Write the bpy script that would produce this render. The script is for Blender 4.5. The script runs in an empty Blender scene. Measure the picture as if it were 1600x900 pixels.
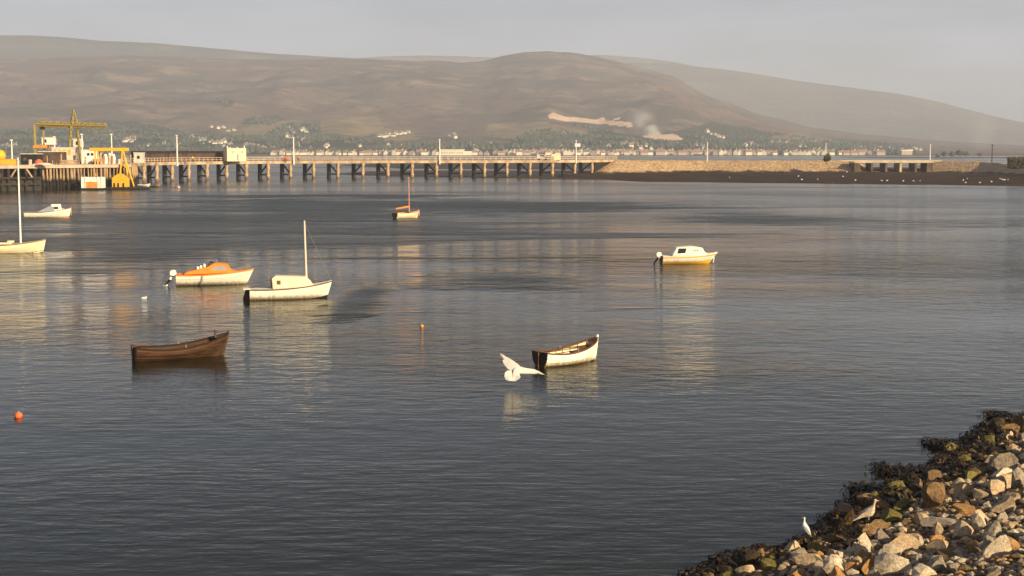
import bpy, bmesh, math, random
from math import radians as R, pi, sin, cos, tan, atan2, sqrt, exp
from mathutils import Vector, Matrix, noise
sc = bpy.context.scene
COL = sc.collection
random.seed(7)

# ------------------------------------------------------------------ camera
EYE, F, HOR = 9.0, 2198.0, 235.0
TH = math.atan((450 - HOR) / F)
cam = bpy.data.cameras.new('camera')
cam.sensor_width = 36; cam.lens = F / 1600 * 36
cam.clip_start = 0.3; cam.clip_end = 40000
camo = bpy.data.objects.new('camera', cam); COL.objects.link(camo)
camo.location = (0, 0, EYE); camo.rotation_euler = (pi/2 - TH, 0, 0)
sc.camera = camo

# ------------------------------------------------------------------ sky, sun, exposure
SUN_EL, SUN_AZ = 20.0, 134.0      # azimuth clockwise from +Y
w = bpy.data.worlds.new('World'); sc.world = w; w.use_nodes = True
nt = w.node_tree; nt.nodes.clear()
out = nt.nodes.new('ShaderNodeOutputWorld'); bg = nt.nodes.new('ShaderNodeBackground')
sky = nt.nodes.new('ShaderNodeTexSky'); sky.sky_type = 'NISHITA'; sky.sun_disc = False
sky.sun_elevation = R(SUN_EL); sky.sun_rotation = R(SUN_AZ)
sky.air_density = 0.6; sky.dust_density = 1.6; sky.ozone_density = 0.6
tc = nt.nodes.new('ShaderNodeTexCoord'); mp = nt.nodes.new('ShaderNodeMapping')
mp.inputs['Scale'].default_value = (2.6, 2.6, 14.0)
cn = nt.nodes.new('ShaderNodeTexNoise'); cn.inputs['Scale'].default_value = 2.2
cn.inputs['Detail'].default_value = 6; cn.inputs['Roughness'].default_value = 0.55
cr = nt.nodes.new('ShaderNodeMapRange')
cr.inputs['From Min'].default_value = 0.35; cr.inputs['From Max'].default_value = 0.72
cr.inputs['To Min'].default_value = 0.6; cr.inputs['To Max'].default_value = 1.15
mx = nt.nodes.new('ShaderNodeMix'); mx.data_type = 'RGBA'
mx.inputs['B'].default_value = (10.4, 11.2, 13.2, 1)          # thin veil of haze and cloud, thickest towards the horizon
sz = nt.nodes.new('ShaderNodeSeparateXYZ'); nt.links.new(tc.outputs['Generated'], sz.inputs[0])
vr = nt.nodes.new('ShaderNodeMapRange'); vr.interpolation_type = 'SMOOTHSTEP'
vr.inputs['From Min'].default_value = 0.0; vr.inputs['From Max'].default_value = 0.2
vr.inputs['To Min'].default_value = 1.0; vr.inputs['To Max'].default_value = 0.06
vm = nt.nodes.new('ShaderNodeMath'); vm.operation = 'MULTIPLY'
bg.inputs['Strength'].default_value = 0.05
L = nt.links.new
L(tc.outputs['Generated'], mp.inputs['Vector']); L(mp.outputs['Vector'], cn.inputs['Vector'])
L(cn.outputs['Fac'], cr.inputs['Value']); L(sz.outputs['Z'], vr.inputs['Value'])
L(cr.outputs['Result'], vm.inputs[0]); L(vr.outputs['Result'], vm.inputs[1]); L(vm.outputs[0], mx.inputs['Factor'])
L(sky.outputs['Color'], mx.inputs['A']); L(mx.outputs['Result'], bg.inputs['Color'])
L(bg.outputs['Background'], out.inputs['Surface'])

sl = bpy.data.lights.new('sun', 'SUN'); sl.energy = 5.0; sl.angle = R(0.6); sl.color = (1.0, 0.79, 0.48)
so = bpy.data.objects.new('sun', sl); COL.objects.link(so)
sdir = Vector((sin(R(SUN_AZ))*cos(R(SUN_EL)), cos(R(SUN_AZ))*cos(R(SUN_EL)), sin(R(SUN_EL))))
so.rotation_euler = sdir.to_track_quat('Z', 'Y').to_euler()
so.location = (60, -60, 80)
sc.view_settings.view_transform = 'Standard'; sc.view_settings.look = 'None'
sc.view_settings.exposure = 0.58; sc.view_settings.gamma = 1.0
sc.view_settings.use_curve_mapping = False
sc.cycles.max_bounces = 6; sc.cycles.volume_bounces = 2; sc.cycles.glossy_bounces = 3
sc.cycles.sample_clamp_indirect = 3.0

# ------------------------------------------------------------------ pixel geometry of the photograph -> places in the world
def ray(px, py):
    a, b = px - 800, 450 - py
    return Vector((a, F*cos(TH) + b*sin(TH), -F*sin(TH) + b*cos(TH)))
def at(px, py, z=0.0):
    d = ray(px, py); return Vector((0, 0, EYE)) + d * ((z - EYE) / d.z)
def at_y(px, py, Y):
    d = ray(px, py); return Vector((0, 0, EYE)) + d * (Y / d.y)
def proj(p):
    x, y, z = p[0], p[1], p[2] - EYE
    dep = y*cos(TH) - z*sin(TH); up = y*sin(TH) + z*cos(TH)
    return 800 + F*x/dep, 450 - F*up/dep
def lerp(pts, x):
    if x <= pts[0][0]: return pts[0][1]
    for (a, b), (c, d) in zip(pts, pts[1:]):
        if x <= c: return b + (d - b)*(x - a)/(c - a)
    return pts[-1][1]
def sm(t): t = max(0, min(1, t)); return t*t*(3 - 2*t)
def fbm(x, y, z=0, o=4): return noise.fractal(Vector((x, y, z)), 1.0, 2.0, o)

# ------------------------------------------------------------------ materials
def mat(name, color, rough=0.8, var=0.25, scale=3.0, bump=0.0, bscale=None, color2=None, metal=0.0, spec=0.3, stretch=(1,1,1)):
    m = bpy.data.materials.new(name); m.use_nodes = True
    n = m.node_tree; b = n.nodes['Principled BSDF']; l = n.links.new
    b.inputs['Roughness'].default_value = rough; b.inputs['Metallic'].default_value = metal
    b.inputs['Specular IOR Level'].default_value = spec
    t = n.nodes.new('ShaderNodeTexCoord'); mm = n.nodes.new('ShaderNodeMapping'); mm.inputs['Scale'].default_value = stretch
    l(t.outputs['Object'], mm.inputs['Vector'])
    no = n.nodes.new('ShaderNodeTexNoise'); no.inputs['Scale'].default_value = scale; no.inputs['Detail'].default_value = 5
    no.inputs['Roughness'].default_value = 0.6
    l(mm.outputs['Vector'], no.inputs['Vector'])
    r = n.nodes.new('ShaderNodeValToRGB')
    c1 = [c*(1 - var) for c in color]
    c2 = list(color2) if color2 else [min(1, c*(1 + var)) for c in color]
    r.color_ramp.elements[0].position = 0.33; r.color_ramp.elements[1].position = 0.67
    r.color_ramp.elements[0].color = (*c1, 1); r.color_ramp.elements[1].color = (*c2, 1)
    l(no.outputs['Fac'], r.inputs['Fac']); l(r.outputs['Color'], b.inputs['Base Color'])
    if bump:
        nb = n.nodes.new('ShaderNodeTexNoise'); nb.inputs['Scale'].default_value = bscale or scale*4; nb.inputs['Detail'].default_value = 5
        l(mm.outputs['Vector'], nb.inputs['Vector'])
        bp = n.nodes.new('ShaderNodeBump'); bp.inputs['Distance'].default_value = bump; bp.inputs['Strength'].default_value = 1.0
        l(nb.outputs['Fac'], bp.inputs['Height']); l(bp.outputs['Normal'], b.inputs['Normal'])
    return m

M = dict(
    hull_white=mat('hull_white_paint', (.80,.77,.66), .35, .07, 2.5),
    cream=mat('cream_paint', (.76,.66,.44), .5, .1, 2),
    canvas=mat('canvas', (.68,.60,.46), .9, .1, 3, .01, 20),
    orange=mat('orange_paint', (.76,.23,.03), .4, .12, 2),
    buoy=mat('orange_buoy_plastic', (.75,.16,.06), .45, .12, 4),
    yellow=mat('yellow_paint', (.78,.42,.03), .5, .15, 2),
    dullyellow=mat('weathered_yellow_green_steel', (.36,.27,.07), .7, .25, 2),
    wood=mat('warm_varnished_wood', (.13,.05,.018), .5, .5, 5, .01, 30, stretch=(.3,1,3)),
    darkwood=mat('dark_wood', (.055,.03,.018), .55, .5, 4),
    lightwood=mat('bleached_timber', (.42,.30,.19), .85, .3, 3, .02, 12),
    glass=mat('dark_window_glass', (.02,.02,.025), .1, .1, 2, spec=.6),
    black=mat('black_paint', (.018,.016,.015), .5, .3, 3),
    mastred=mat('reddish_varnished_spar', (.62,.30,.17), .45, .15, 2),
    masty=mat('pale_varnished_spar', (.66,.45,.17), .45, .15, 2),
    mastw=mat('pinkish_white_spar', (.74,.58,.48), .45, .1, 2),
    bluecover=mat('blue_grey_canvas', (.28,.31,.38), .9, .12, 3, .01, 20),
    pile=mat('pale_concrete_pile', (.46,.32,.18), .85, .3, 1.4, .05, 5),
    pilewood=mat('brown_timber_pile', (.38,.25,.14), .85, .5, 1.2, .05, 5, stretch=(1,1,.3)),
    darkpile=mat('dark_timber', (.035,.026,.02), .75, .4, 1.5),
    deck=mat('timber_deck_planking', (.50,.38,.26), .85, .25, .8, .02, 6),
    fascia=mat('beige_edge_beam', (.46,.33,.21), .85, .5, .35, .03, 5),  # mottled beige of the deck edge
    rail=mat('pink_beige_rail', (.48,.37,.29), .8, .25, .7),
    white=mat('white_paint', (.80,.77,.72), .6, .08, 1.5),
    offwhite=mat('grubby_white_paint', (.66,.58,.50), .7, .2, 1.2),
    shed=mat('rusty_corrugated_shed', (.085,.055,.042), .8, .45, .6),
    shedroof=mat('dark_shed_roof', (.035,.025,.022), .8, .3, .8),
    steel=mat('grey_steel', (.30,.29,.28), .5, .2, 2, metal=.3),
    skin=mat('skin', (.45,.27,.19), .6, .05),
    trousers=mat('dark_trousers', (.04,.045,.06), .9, .2),
    pinkbuoy=mat('faded_pink_buoy_plastic', (.70,.35,.26), .5, .1),
    gullwhite=mat('white_feathers', (.66,.64,.62), .8, .12, 9),
    gullgrey=mat('grey_feathers', (.36,.36,.37), .8, .1, 20),
    gullbrown=mat('mottled_juvenile_feathers', (.52,.38,.25), .85, .4, 28, color2=(.72,.60,.46)),
    beak=mat('yellow_beak', (.7,.33,.06), .5, .1), gleg=mat('pinkish_leg', (.62,.36,.24), .6, .1),
    foliage=mat('dark_foliage', (.045,.055,.02), .8, .4, 2),
    foliage2=mat('olive_foliage', (.075,.065,.025), .8, .4, 2),
    trunk=mat('bark', (.09,.06,.04), .9, .3, 4, .02),
    tree1=mat('far_tree_foliage', (.050,.058,.035), .9, .4, .02),
    wall1=mat('harled_white_house_wall', (.84,.77,.60), .9, .08, .05),
    wall2=mat('grey_pebbledash_house_wall', (.46,.40,.34), .9, .12, .05),
    roofred=mat('red_tiled_roof', (.36,.20,.17), .9, .2, .05),
    roofgrey=mat('grey_slate_roof', (.20,.18,.18), .8, .2, .05),
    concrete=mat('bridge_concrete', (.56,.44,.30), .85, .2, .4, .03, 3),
    concd=mat('shaded_concrete', (.12,.085,.06), .85, .4, .4),  # darker copy of the concrete: shade under the bridge put into its colour
    amber=mat('faded_amber_panel', (.62,.27,.05), .7, .3, 1.5),
    rope=mat('mooring_rope', (.4,.3,.2), .9, .1),
)

def wet_band(m, top, dark=(.022,.014,.008)):       # weed and tar below the high-water mark
    n = m.node_tree; l = n.links.new; b = n.nodes['Principled BSDF']; src = b.inputs['Base Color'].links[0].from_socket
    g = n.nodes.new('ShaderNodeNewGeometry'); sx = n.nodes.new('ShaderNodeSeparateXYZ'); l(g.outputs['Position'], sx.inputs[0])
    no = n.nodes.new('ShaderNodeTexNoise'); no.inputs['Scale'].default_value = .8; l(g.outputs['Position'], no.inputs['Vector'])
    ma = n.nodes.new('ShaderNodeMath'); ma.operation = 'MULTIPLY_ADD'; l(no.outputs['Fac'], ma.inputs[0]); ma.inputs[1].default_value = -2.2; l(sx.outputs['Z'], ma.inputs[2])
    r = n.nodes.new('ShaderNodeMapRange'); r.inputs['From Min'].default_value = top - 1.5; r.inputs['From Max'].default_value = top - .7; l(ma.outputs[0], r.inputs['Value'])
    x = n.nodes.new('ShaderNodeMix'); x.data_type = 'RGBA'; l(r.outputs['Result'], x.inputs['Factor']); x.inputs['A'].default_value = (*dark, 1); l(src, x.inputs['B']); l(x.outputs['Result'], b.inputs['Base Color'])
wet_band(M['pile'], .8, (.14,.09,.05)); wet_band(M['pilewood'], 2.5)
def hull_stain(m):          # green brown growth along the waterline and faint run marks
    n = m.node_tree; l = n.links.new; b = n.nodes['Principled BSDF']; src = b.inputs['Base Color'].links[0].from_socket
    t = n.nodes.new('ShaderNodeTexCoord'); sx = n.nodes.new('ShaderNodeSeparateXYZ'); l(t.outputs['Object'], sx.inputs[0])
    mp = n.nodes.new('ShaderNodeMapping'); mp.inputs['Scale'].default_value = (5, 5, .8); l(t.outputs['Object'], mp.inputs['Vector'])
    no = n.nodes.new('ShaderNodeTexNoise'); no.inputs['Scale'].default_value = 1.5; no.inputs['Detail'].default_value = 5; l(mp.outputs['Vector'], no.inputs['Vector'])
    ma = n.nodes.new('ShaderNodeMath'); ma.operation = 'MULTIPLY_ADD'; l(no.outputs['Fac'], ma.inputs[0]); ma.inputs[1].default_value = -.35; l(sx.outputs['Z'], ma.inputs[2])
    r = n.nodes.new('ShaderNodeMapRange'); r.inputs['From Min'].default_value = -.16; r.inputs['From Max'].default_value = .10; l(ma.outputs[0], r.inputs['Value'])
    x = n.nodes.new('ShaderNodeMix'); x.data_type = 'RGBA'; l(r.outputs['Result'], x.inputs['Factor']); x.inputs['A'].default_value = (.16,.11,.05,1); l(src, x.inputs['B'])
    r2 = n.nodes.new('ShaderNodeMapRange'); r2.inputs['From Min'].default_value = .56; r2.inputs['From Max'].default_value = .75; r2.inputs['To Max'].default_value = .5; l(no.outputs['Fac'], r2.inputs['Value'])
    y = n.nodes.new('ShaderNodeMix'); y.data_type = 'RGBA'; l(r2.outputs['Result'], y.inputs['Factor']); l(x.outputs['Result'], y.inputs['A']); y.inputs['B'].default_value = (.50,.36,.20,1); l(y.outputs['Result'], b.inputs['Base Color'])
hull_stain(M['hull_white'])
# ------------------------------------------------------------------ mesh helpers
class MB:
    def __init__(s): s.v = []; s.f = []; s.m = []; s.mats = []; s.cur = 0
    def use(s, m):
        if m not in s.mats: s.mats.append(m)
        s.cur = s.mats.index(m); return s
    def add(s, vs, fs):
        o = len(s.v); s.v += [tuple(x) for x in vs]; s.f += [tuple(i + o for i in f) for f in fs]; s.m += [s.cur]*len(fs); return s
    def box(s, c, d, rz=0, rot=None):
        q = Matrix.Rotation(rz, 3, 'Z') if rot is None else rot
        c = Vector(c); vs = [c + q @ Vector((d[0]/2*i, d[1]/2*j, d[2]/2*k)) for i in (-1,1) for j in (-1,1) for k in (-1,1)]
        return s.add(vs, [(0,1,3,2),(4,6,7,5),(0,4,5,1),(2,3,7,6),(0,2,6,4),(1,5,7,3)])
    def tube(s, p, q, r0, r1=None, n=8):
        p = Vector(p); q = Vector(q); r1 = r0 if r1 is None else r1; d = (q - p)
        if d.length < 1e-6: return s
        qt = d.to_track_quat('Z', 'Y')
        rings = [[P + qt @ Vector((r*cos(2*pi*i/n), r*sin(2*pi*i/n), 0)) for i in range(n)] for P, r in ((p, r0), (q, r1))]
        return s.loft(rings, True, True)
    def loft(s, rings, closed=True, caps=True):
        n = len(rings[0]); vs = [v for r in rings for v in r]; fs = []
        for a in range(len(rings) - 1):
            for i in range(n if closed else n - 1):
                j = (i + 1) % n; fs.append((a*n + i, a*n + j, (a+1)*n + j, (a+1)*n + i))
        if caps and closed:
            fs.append(tuple(reversed(range(n)))); fs.append(tuple((len(rings)-1)*n + i for i in range(n)))
        return s.add(vs, fs)
    def prism(s, pts, w0, w1=None, zr=None):      # side profile (x,z) extruded across y; half width w0 at low z, w1 at high z
        w1 = w0 if w1 is None else w1
        zs = [p[1] for p in pts]; a, b = (min(zs), max(zs)) if zr is None else zr
        def hw(z): return w0 + (w1 - w0)*(z - a)/max(1e-6, b - a)
        n = len(pts); vs = [(x, -hw(z), z) for x, z in pts] + [(x, hw(z), z) for x, z in pts]
        fs = [tuple(range(n)), tuple(reversed(range(n, 2*n)))] + [(i, i + n, (i+1) % n + n, (i+1) % n) for i in range(n)]
        return s.add(vs, fs)
    def ell(s, c, r, n=12, m=8):
        rings = []
        for a in range(m + 1):
            t = pi*a/m; t = max(.02, min(pi - .02, t))
            rings.append([(c[0] + r[0]*sin(t)*cos(2*pi*i/n), c[1] + r[1]*sin(t)*sin(2*pi*i/n), c[2] - r[2]*cos(t)) for i in range(n)])
        return s.loft(rings, True, True)
    def mesh(s, name, mt=None, smooth=False):
        me = bpy.data.meshes.new(name); me.from_pydata(s.v, [], s.f)
        ms = s.mats or [mt or M['white']]
        for x in ms: me.materials.append(x)
        if s.mats: me.polygons.foreach_set('material_index', s.m)
        bm = bmesh.new(); bm.from_mesh(me); bmesh.ops.recalc_face_normals(bm, faces=bm.faces); bm.to_mesh(me); bm.free()
        if smooth:
            me.polygons.foreach_set('use_smooth', [True]*len(me.polygons))
            try: me.set_sharp_from_angle(angle=R(38))
            except Exception: pass
        me.update(); return me

def obj(name, mb, mt=None, parent=None, smooth=False, bevel=0, label=None, loc=None, rz=0):
    me = mb.mesh(name, mt, smooth) if isinstance(mb, MB) else mb
    o = bpy.data.objects.new(name, me); COL.objects.link(o)
    if parent: o.parent = parent
    if loc is not None: o.location = loc
    o.rotation_euler.z = rz
    if bevel:
        b = o.modifiers.new('bevel', 'BEVEL'); b.width = bevel; b.segments = 2; b.limit_method = 'ANGLE'
    if label: o['label'] = label
    return o
def tag(o, label=None, cat=None, group=None, kind=None):
    for k, v in (('label', label), ('category', cat), ('group', group), ('kind', kind)):
        if v: o[k] = v
    return o
def thing(name, label, cat, loc=(0,0,0), rz=0, group=None):
    o = bpy.data.objects.new(name, None); o.empty_display_size = .3; COL.objects.link(o)
    o.location = loc; o.rotation_euler = (0, 0, rz); return tag(o, label, cat, group)
def structure(name, mb, mt, label, smooth=True):
    o = obj(name, mb, mt, None, smooth); return tag(o, label, None, None, 'structure')
def dup(root, loc, rz, label=None, group=None, scale=None):
    r = root.copy(); COL.objects.link(r); r.location = loc; r.rotation_euler = (0, 0, rz)
    if scale: r.scale = (scale,)*3
    if label: r['label'] = label
    if group: r['group'] = group
    for ch in list(root.children):
        c = ch.copy(); COL.objects.link(c); c.parent = r
        for g in list(ch.children):
            d = g.copy(); COL.objects.link(d); d.parent = c
    return r

# ================================================================== WATER
def water_mat():
    m = bpy.data.materials.new('sea_water'); m.use_nodes = True; n = m.node_tree; l = n.links.new
    b = n.nodes['Principled BSDF']
    b.inputs['Base Color'].default_value = (.013,.014,.005,1); b.inputs['IOR'].default_value = 1.32
    b.inputs['Specular IOR Level'].default_value = .26
    g = n.nodes.new('ShaderNodeNewGeometry')
    def tex(scale, stretch, rot, detail, rough=.5, dist=0):
        mp = n.nodes.new('ShaderNodeMapping'); mp.inputs['Scale'].default_value = stretch; mp.inputs['Rotation'].default_value = (0,0,R(rot))
        t = n.nodes.new('ShaderNodeTexNoise'); t.inputs['Scale'].default_value = scale; t.inputs['Detail'].default_value = detail
        t.inputs['Roughness'].default_value = rough; t.inputs['Distortion'].default_value = dist
        l(g.outputs['Position'], mp.inputs['Vector']); l(mp.outputs['Vector'], t.inputs['Vector']); return t.outputs['Fac']
    def math_(op, a, c, d=None):
        x = n.nodes.new('ShaderNodeMath'); x.operation = op
        for i, q in enumerate((a, c, d)):
            if q is None: continue
            if isinstance(q, (int, float)): x.inputs[i].default_value = q
            else: l(q, x.inputs[i])
        return x.outputs[0]
    def rng(v, a, c, d, e):
        x = n.nodes.new('ShaderNodeMapRange'); x.interpolation_type = 'SMOOTHSTEP'
        l(v, x.inputs['Value'])
        for k, q in zip(('From Min','From Max','To Min','To Max'), (a, c, d, e)): x.inputs[k].default_value = q
        return x.outputs['Result']
    # cat's paws: patches of breeze where the ripples stand higher
    patch = rng(tex(.011, (.55, 1.0, 1), 8, 3, .55, .6), .46, .62, 0, .45)
    breeze = patch
    for (pa, pb, hw, ya, yb) in ((-60,1080,0,300,408),(980,1390,0,326,362),(515,610,0,440,505),(620,960,0,416,458),(80,360,0,368,440),(120,600,0,336,360)):
        c1, c2 = at((pa+pb)/2, ya), at((pa+pb)/2, yb); cy = (c1.y + c2.y)/2; ry = abs(c1.y - c2.y)/2; rx = (pb-pa)/2/F*cy; cx_ = ((pa+pb)/2-800)/F*cy
        vmm = n.nodes.new('ShaderNodeMapping'); vmm.vector_type = 'POINT'; vmm.inputs['Location'].default_value = (-cx_/rx, -cy/ry, 0); vmm.inputs['Scale'].default_value = (1/rx, 1/ry, 0)
        l(g.outputs['Position'], vmm.inputs['Vector']); ln = n.nodes.new('ShaderNodeVectorMath'); ln.operation = 'LENGTH'; l(vmm.outputs['Vector'], ln.inputs[0])
        dd = math_('ADD', ln.outputs['Value'], math_('ADD', math_('MULTIPLY', tex(.028, (.5,1.1,1), 12, 5, .65, .5), 4.2), -1.45))
        breeze = math_('MAXIMUM', breeze, rng(dd, .8, 1.9, 1.45, 0))
    patch = breeze
    fine_patch = rng(tex(.05, (.4, 1.0, 1), -5, 3), .35, .65, .55, 1.25)
    sxy = n.nodes.new('ShaderNodeSeparateXYZ'); l(g.outputs['Position'], sxy.inputs[0])
    lee = rng(math_('MULTIPLY_ADD', sxy.outputs['X'], -.6, sxy.outputs['Y']), 25, 100, .42, 1.0)      # sheltered water under the near shore
    ruffle = math_('MULTIPLY', math_('MULTIPLY', math_('MULTIPLY_ADD', patch, 2.2, .62), fine_patch), lee)
    h1 = math_('MULTIPLY', tex(.95, (.8, 1.05, 1), 9, 3), .115)
    h2 = math_('MULTIPLY', tex(2.2, (.35, 1.3, 1), -4, 3, .55), .065)
    h3 = math_('MULTIPLY', tex(8.0, (.6, 1.3, 1), 4, 2), .010)
    h0 = math_('MULTIPLY', math_('MULTIPLY', tex(.26, (.75, .95, 1), 14, 3, .6), .34), rng(sxy.outputs['Y'], 40, 120, .12, 1))
    h = math_('MULTIPLY', math_('ADD', math_('ADD', math_('ADD', h1, h2), h3), h0), ruffle)
    bp = n.nodes.new('ShaderNodeBump'); bp.inputs['Distance'].default_value = 1.0; bp.inputs['Strength'].default_value = 1.0
    l(h, bp.inputs['Height']); l(bp.outputs['Normal'], b.inputs['Normal'])
    l(math_('ADD', rng(patch, 0, 1.3, .035, .24), rng(sxy.outputs['Y'], 110, 280, 0, .10)), b.inputs['Roughness'])
    return m
WATER = water_mat()
wb = MB(); xs = [-6000,-2000,-600,-200,-60,-20,0,20,60,200,600,2000,6000]; ys = [-200,-40,0,20,40,60,90,130,200,320,500,800,1400,2700]
wb.add([(x, y, 0) for y in ys for x in xs], [(j*13+i, j*13+i+1, (j+1)*13+i+1, (j+1)*13+i) for j in range(13) for i in range(12)])
structure('water', wb, WATER, 'dark rippled sea loch water filling the harbour', False)

# ================================================================== HILLS
def poly_in(pts, x, y):
    c = False; j = len(pts) - 1
    for i in range(len(pts)):
        if (pts[i][1] > y) != (pts[j][1] > y) and x < (pts[j][0]-pts[i][0])*(y-pts[i][1])/(pts[j][1]-pts[i][1]) + pts[i][0]: c = not c
        j = i
    return c
SKY1 = [(-500,110),(-250,96),(-100,92),(0,93),(200,95),(330,93),(480,94),(600,93),(660,95),(720,98),(760,96),(790,89),(820,84),(860,82),(900,85),
        (940,92),(980,101),(1020,111),(1055,122),(1075,134),(1100,148),(1140,163),(1190,180),(1260,198),(1330,208),(1420,217),(1520,224),(1640,229),(2100,231)]
D1, Y0 = 5200.0, 2450.0
def z1(X, Y):
    px = 800 + F*X/max(Y, 1)
    H = EYE + (HOR - lerp(SKY1, px))/F*D1
    v = (Y - Y0)/(D1 - Y0)
    if v < 0: return 1.2
    if v <= 1: base = 1.5 + (H - 1.5)*(0.30*v + 0.70*v**1.75)
    else: base = H*(1 - .5*min(1, (Y - D1)/1800)**2)
    env = min(1, v*2.2)*(1 if v < .85 else .3)
    k = min(1, H/250)
    g = fbm(X/900, Y/900, 3.1, 5)*34 + (abs(fbm(X/420, Y/700, 9.7, 4)) - .25)*40 + fbm(X/130, Y/190, 5.5, 5)*17
    return base + g*env*k*(0.35 + .65*min(1, v*1.5))
def terrain(name, xr, yr, nx, ny, zf, mt, label, cf=None):
    vs = []; 
    for j in range(ny + 1):
        Y = yr[0] + (yr[1] - yr[0])*j/ny
        for i in range(nx + 1):
            X = xr[0] + (xr[1] - xr[0])*i/nx; vs.append((X, Y, zf(X, Y)))
    fs = [(j*(nx+1)+i, j*(nx+1)+i+1, (j+1)*(nx+1)+i+1, (j+1)*(nx+1)+i) for j in range(ny) for i in range(nx)]
    b = MB(); b.add(vs, fs); o = structure(name, b, mt, label)
    if cf:
        at_ = o.data.color_attributes.new('cover', 'FLOAT_COLOR', 'POINT')
        buf = []
        for v in vs: buf += cf(v)
        at_.data.foreach_set('color', buf)
    return o
FIELDS = [[(335,196),(420,198),(440,208),(405,222),(350,214)], [(492,190),(540,184),(600,185),(612,206),(560,213),(498,210)],
          [(590,208),(640,204),(655,216),(600,222)], [(380,196),(450,186),(470,190),(420,203)], [(760,196),(840,190),(900,200),(940,214),(830,222),(770,214)],
          [(1190,212),(1250,208),(1330,222),(1240,232)]]
DARKS = [[(-300,205),(60,200),(120,192),(160,186),(200,188),(250,197),(300,209),(370,214),(470,206),(480,240),(-300,240)],
         [(440,196),(500,190),(510,215),(640,226),(780,224),(820,205),(950,206),(1010,214),(1110,190),(1200,205),(1280,215),(1420,228),(1420,243),(440,243)],
         [(330,160),(345,152),(372,160),(360,168)], [(380,190),(415,182),(450,184),(420,196),(385,200)]]
SCAR = [[(840,179),(868,178),(905,184),(945,187),(975,190),(992,196),(985,199),(950,194),(915,192),(890,190),(862,184)],
        [(1003,202),(1015,207),(1028,204),(1036,210),(1050,208),(1066,217),(1062,221),(1045,218),(1020,221),(1010,213)]]
def cover(v):
    px, py = proj(v); j = 6*fbm(v[0]/120, v[1]/120, 2.2, 3)
    f = 1.0 if any(poly_in(p, px + j, py + j*.5) for p in FIELDS) else 0.0
    d = 1.0 if any(poly_in(p, px + j, py + j*.5) for p in DARKS) else 0.0
    s = 1.0 if any(poly_in(p, px + j*.15, py + j*.15) for p in SCAR) else 0.0
    return (f*(1-d*.4), d, s, 1.0)
def hill_mat(name, c1, c2, c3, attr):
    m = bpy.data.materials.new(name); m.use_nodes = True; n = m.node_tree; l = n.links.new; b = n.nodes['Principled BSDF']
    b.inputs['Roughness'].default_value = 1; b.inputs['Specular IOR Level'].default_value = 0
    g = n.nodes.new('ShaderNodeNewGeometry')
    def nz(s, st=(1,1,1), d=6):
        mp = n.nodes.new('ShaderNodeMapping'); mp.inputs['Scale'].default_value = st; l(g.outputs['Position'], mp.inputs['Vector'])
        t = n.nodes.new('ShaderNodeTexNoise'); t.inputs['Scale'].default_value = s; t.inputs['Detail'].default_value = d; t.inputs['Roughness'].default_value = .65
        l(mp.outputs['Vector'], t.inputs['Vector']); return t.outputs['Fac']
    def ramp(v, a, c):
        r = n.nodes.new('ShaderNodeMapRange'); r.interpolation_type = 'SMOOTHSTEP'; l(v, r.inputs['Value']); r.inputs['From Min'].default_value = a; r.inputs['From Max'].default_value = c; return r.outputs['Result']
    def mix(f, a, c):
        x = n.nodes.new('ShaderNodeMix'); x.data_type = 'RGBA'; l(f, x.inputs['Factor'])
        for k, q in (('A', a), ('B', c)):
            if isinstance(q, tuple): x.inputs[k].default_value = (*q, 1)
            else: l(q, x.inputs[k])
        return x.outputs['Result']
    c = mix(ramp(nz(.0022, (.6,1,1)), .40, .60), c1, c2)
    c = mix(ramp(nz(.011, (.5,1,2)), .47, .66), c, c3)
    c = mix(ramp(nz(.035), .48, .66), c, tuple(x*.50 for x in c1))
    if attr:
        a = n.nodes.new('ShaderNodeVertexColor'); a.layer_name = 'cover'; s = n.nodes.new('ShaderNodeSeparateColor'); l(a.outputs['Color'], s.inputs['Color'])
        def edge(v, k=.9, sc_=.02):
            aa = n.nodes.new('ShaderNodeMath'); aa.operation = 'MULTIPLY_ADD'; l(nz(sc_), aa.inputs[0]); aa.inputs[1].default_value = k; l(v, aa.inputs[2])
            return ramp(aa.outputs[0], .5 + k*.42, .5 + k*.58)
        c = mix(edge(s.outputs['Green']), c, (.050,.055,.038)); c = mix(edge(s.outputs['Red']), c, mix(ramp(nz(.02), .4, .6), (.30,.22,.13), (.20,.16,.09)))
        c = mix(edge(s.outputs['Blue'], 1.3, .03), c, mix(ramp(nz(.04), .4, .6), (.62,.42,.29), (.85,.62,.45)))
    l(c, b.inputs['Base Color']); return m
HM1 = hill_mat('moorland_slope', (.185,.122,.098), (.095,.082,.070), (.27,.195,.14), True)
HM2 = hill_mat('distant_moorland', (.10,.085,.080), (.055,.060,.062), (.15,.125,.105), False)
hill1 = terrain('hill', (-3000, 3200), (Y0 - 30, 6900), 330, 150, z1, HM1, 'brown moorland hillside with a rounded summit rising behind the town', cover)
HM3 = hill_mat('haze_pale_ridge', (.20,.18,.16), (.15,.145,.135), (.26,.235,.20), False)  # paler ground colour: haze over the far ridges put into it
def ridge(name, SK, D, depth, xr, label, k=1.0, seed=0):
    def zf(X, Y):
        px = 800 + F*X/D; H = EYE + (HOR - lerp(SK, px))/F*D; v = (Y - (D - depth))/depth
        b = H*max(0, v)**1.15 if v <= 1 else H*(1 - .5*min(1, (v - 1)*2)**2)
        e = 1 - .93*sm((v - .55)/.35)
        return max(-1, b + (fbm(X/1300, Y/1300, 4 + seed, 5)*70 + (abs(fbm(X/600, Y/1000, 7 + seed, 4)) - .25)*50)*k*e*min(1, max(0, v)*2))
    return terrain(name, xr, (D - depth, D + depth*.4), 150, 50, zf, HM2 if seed == 0 else HM3, label)
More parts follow.
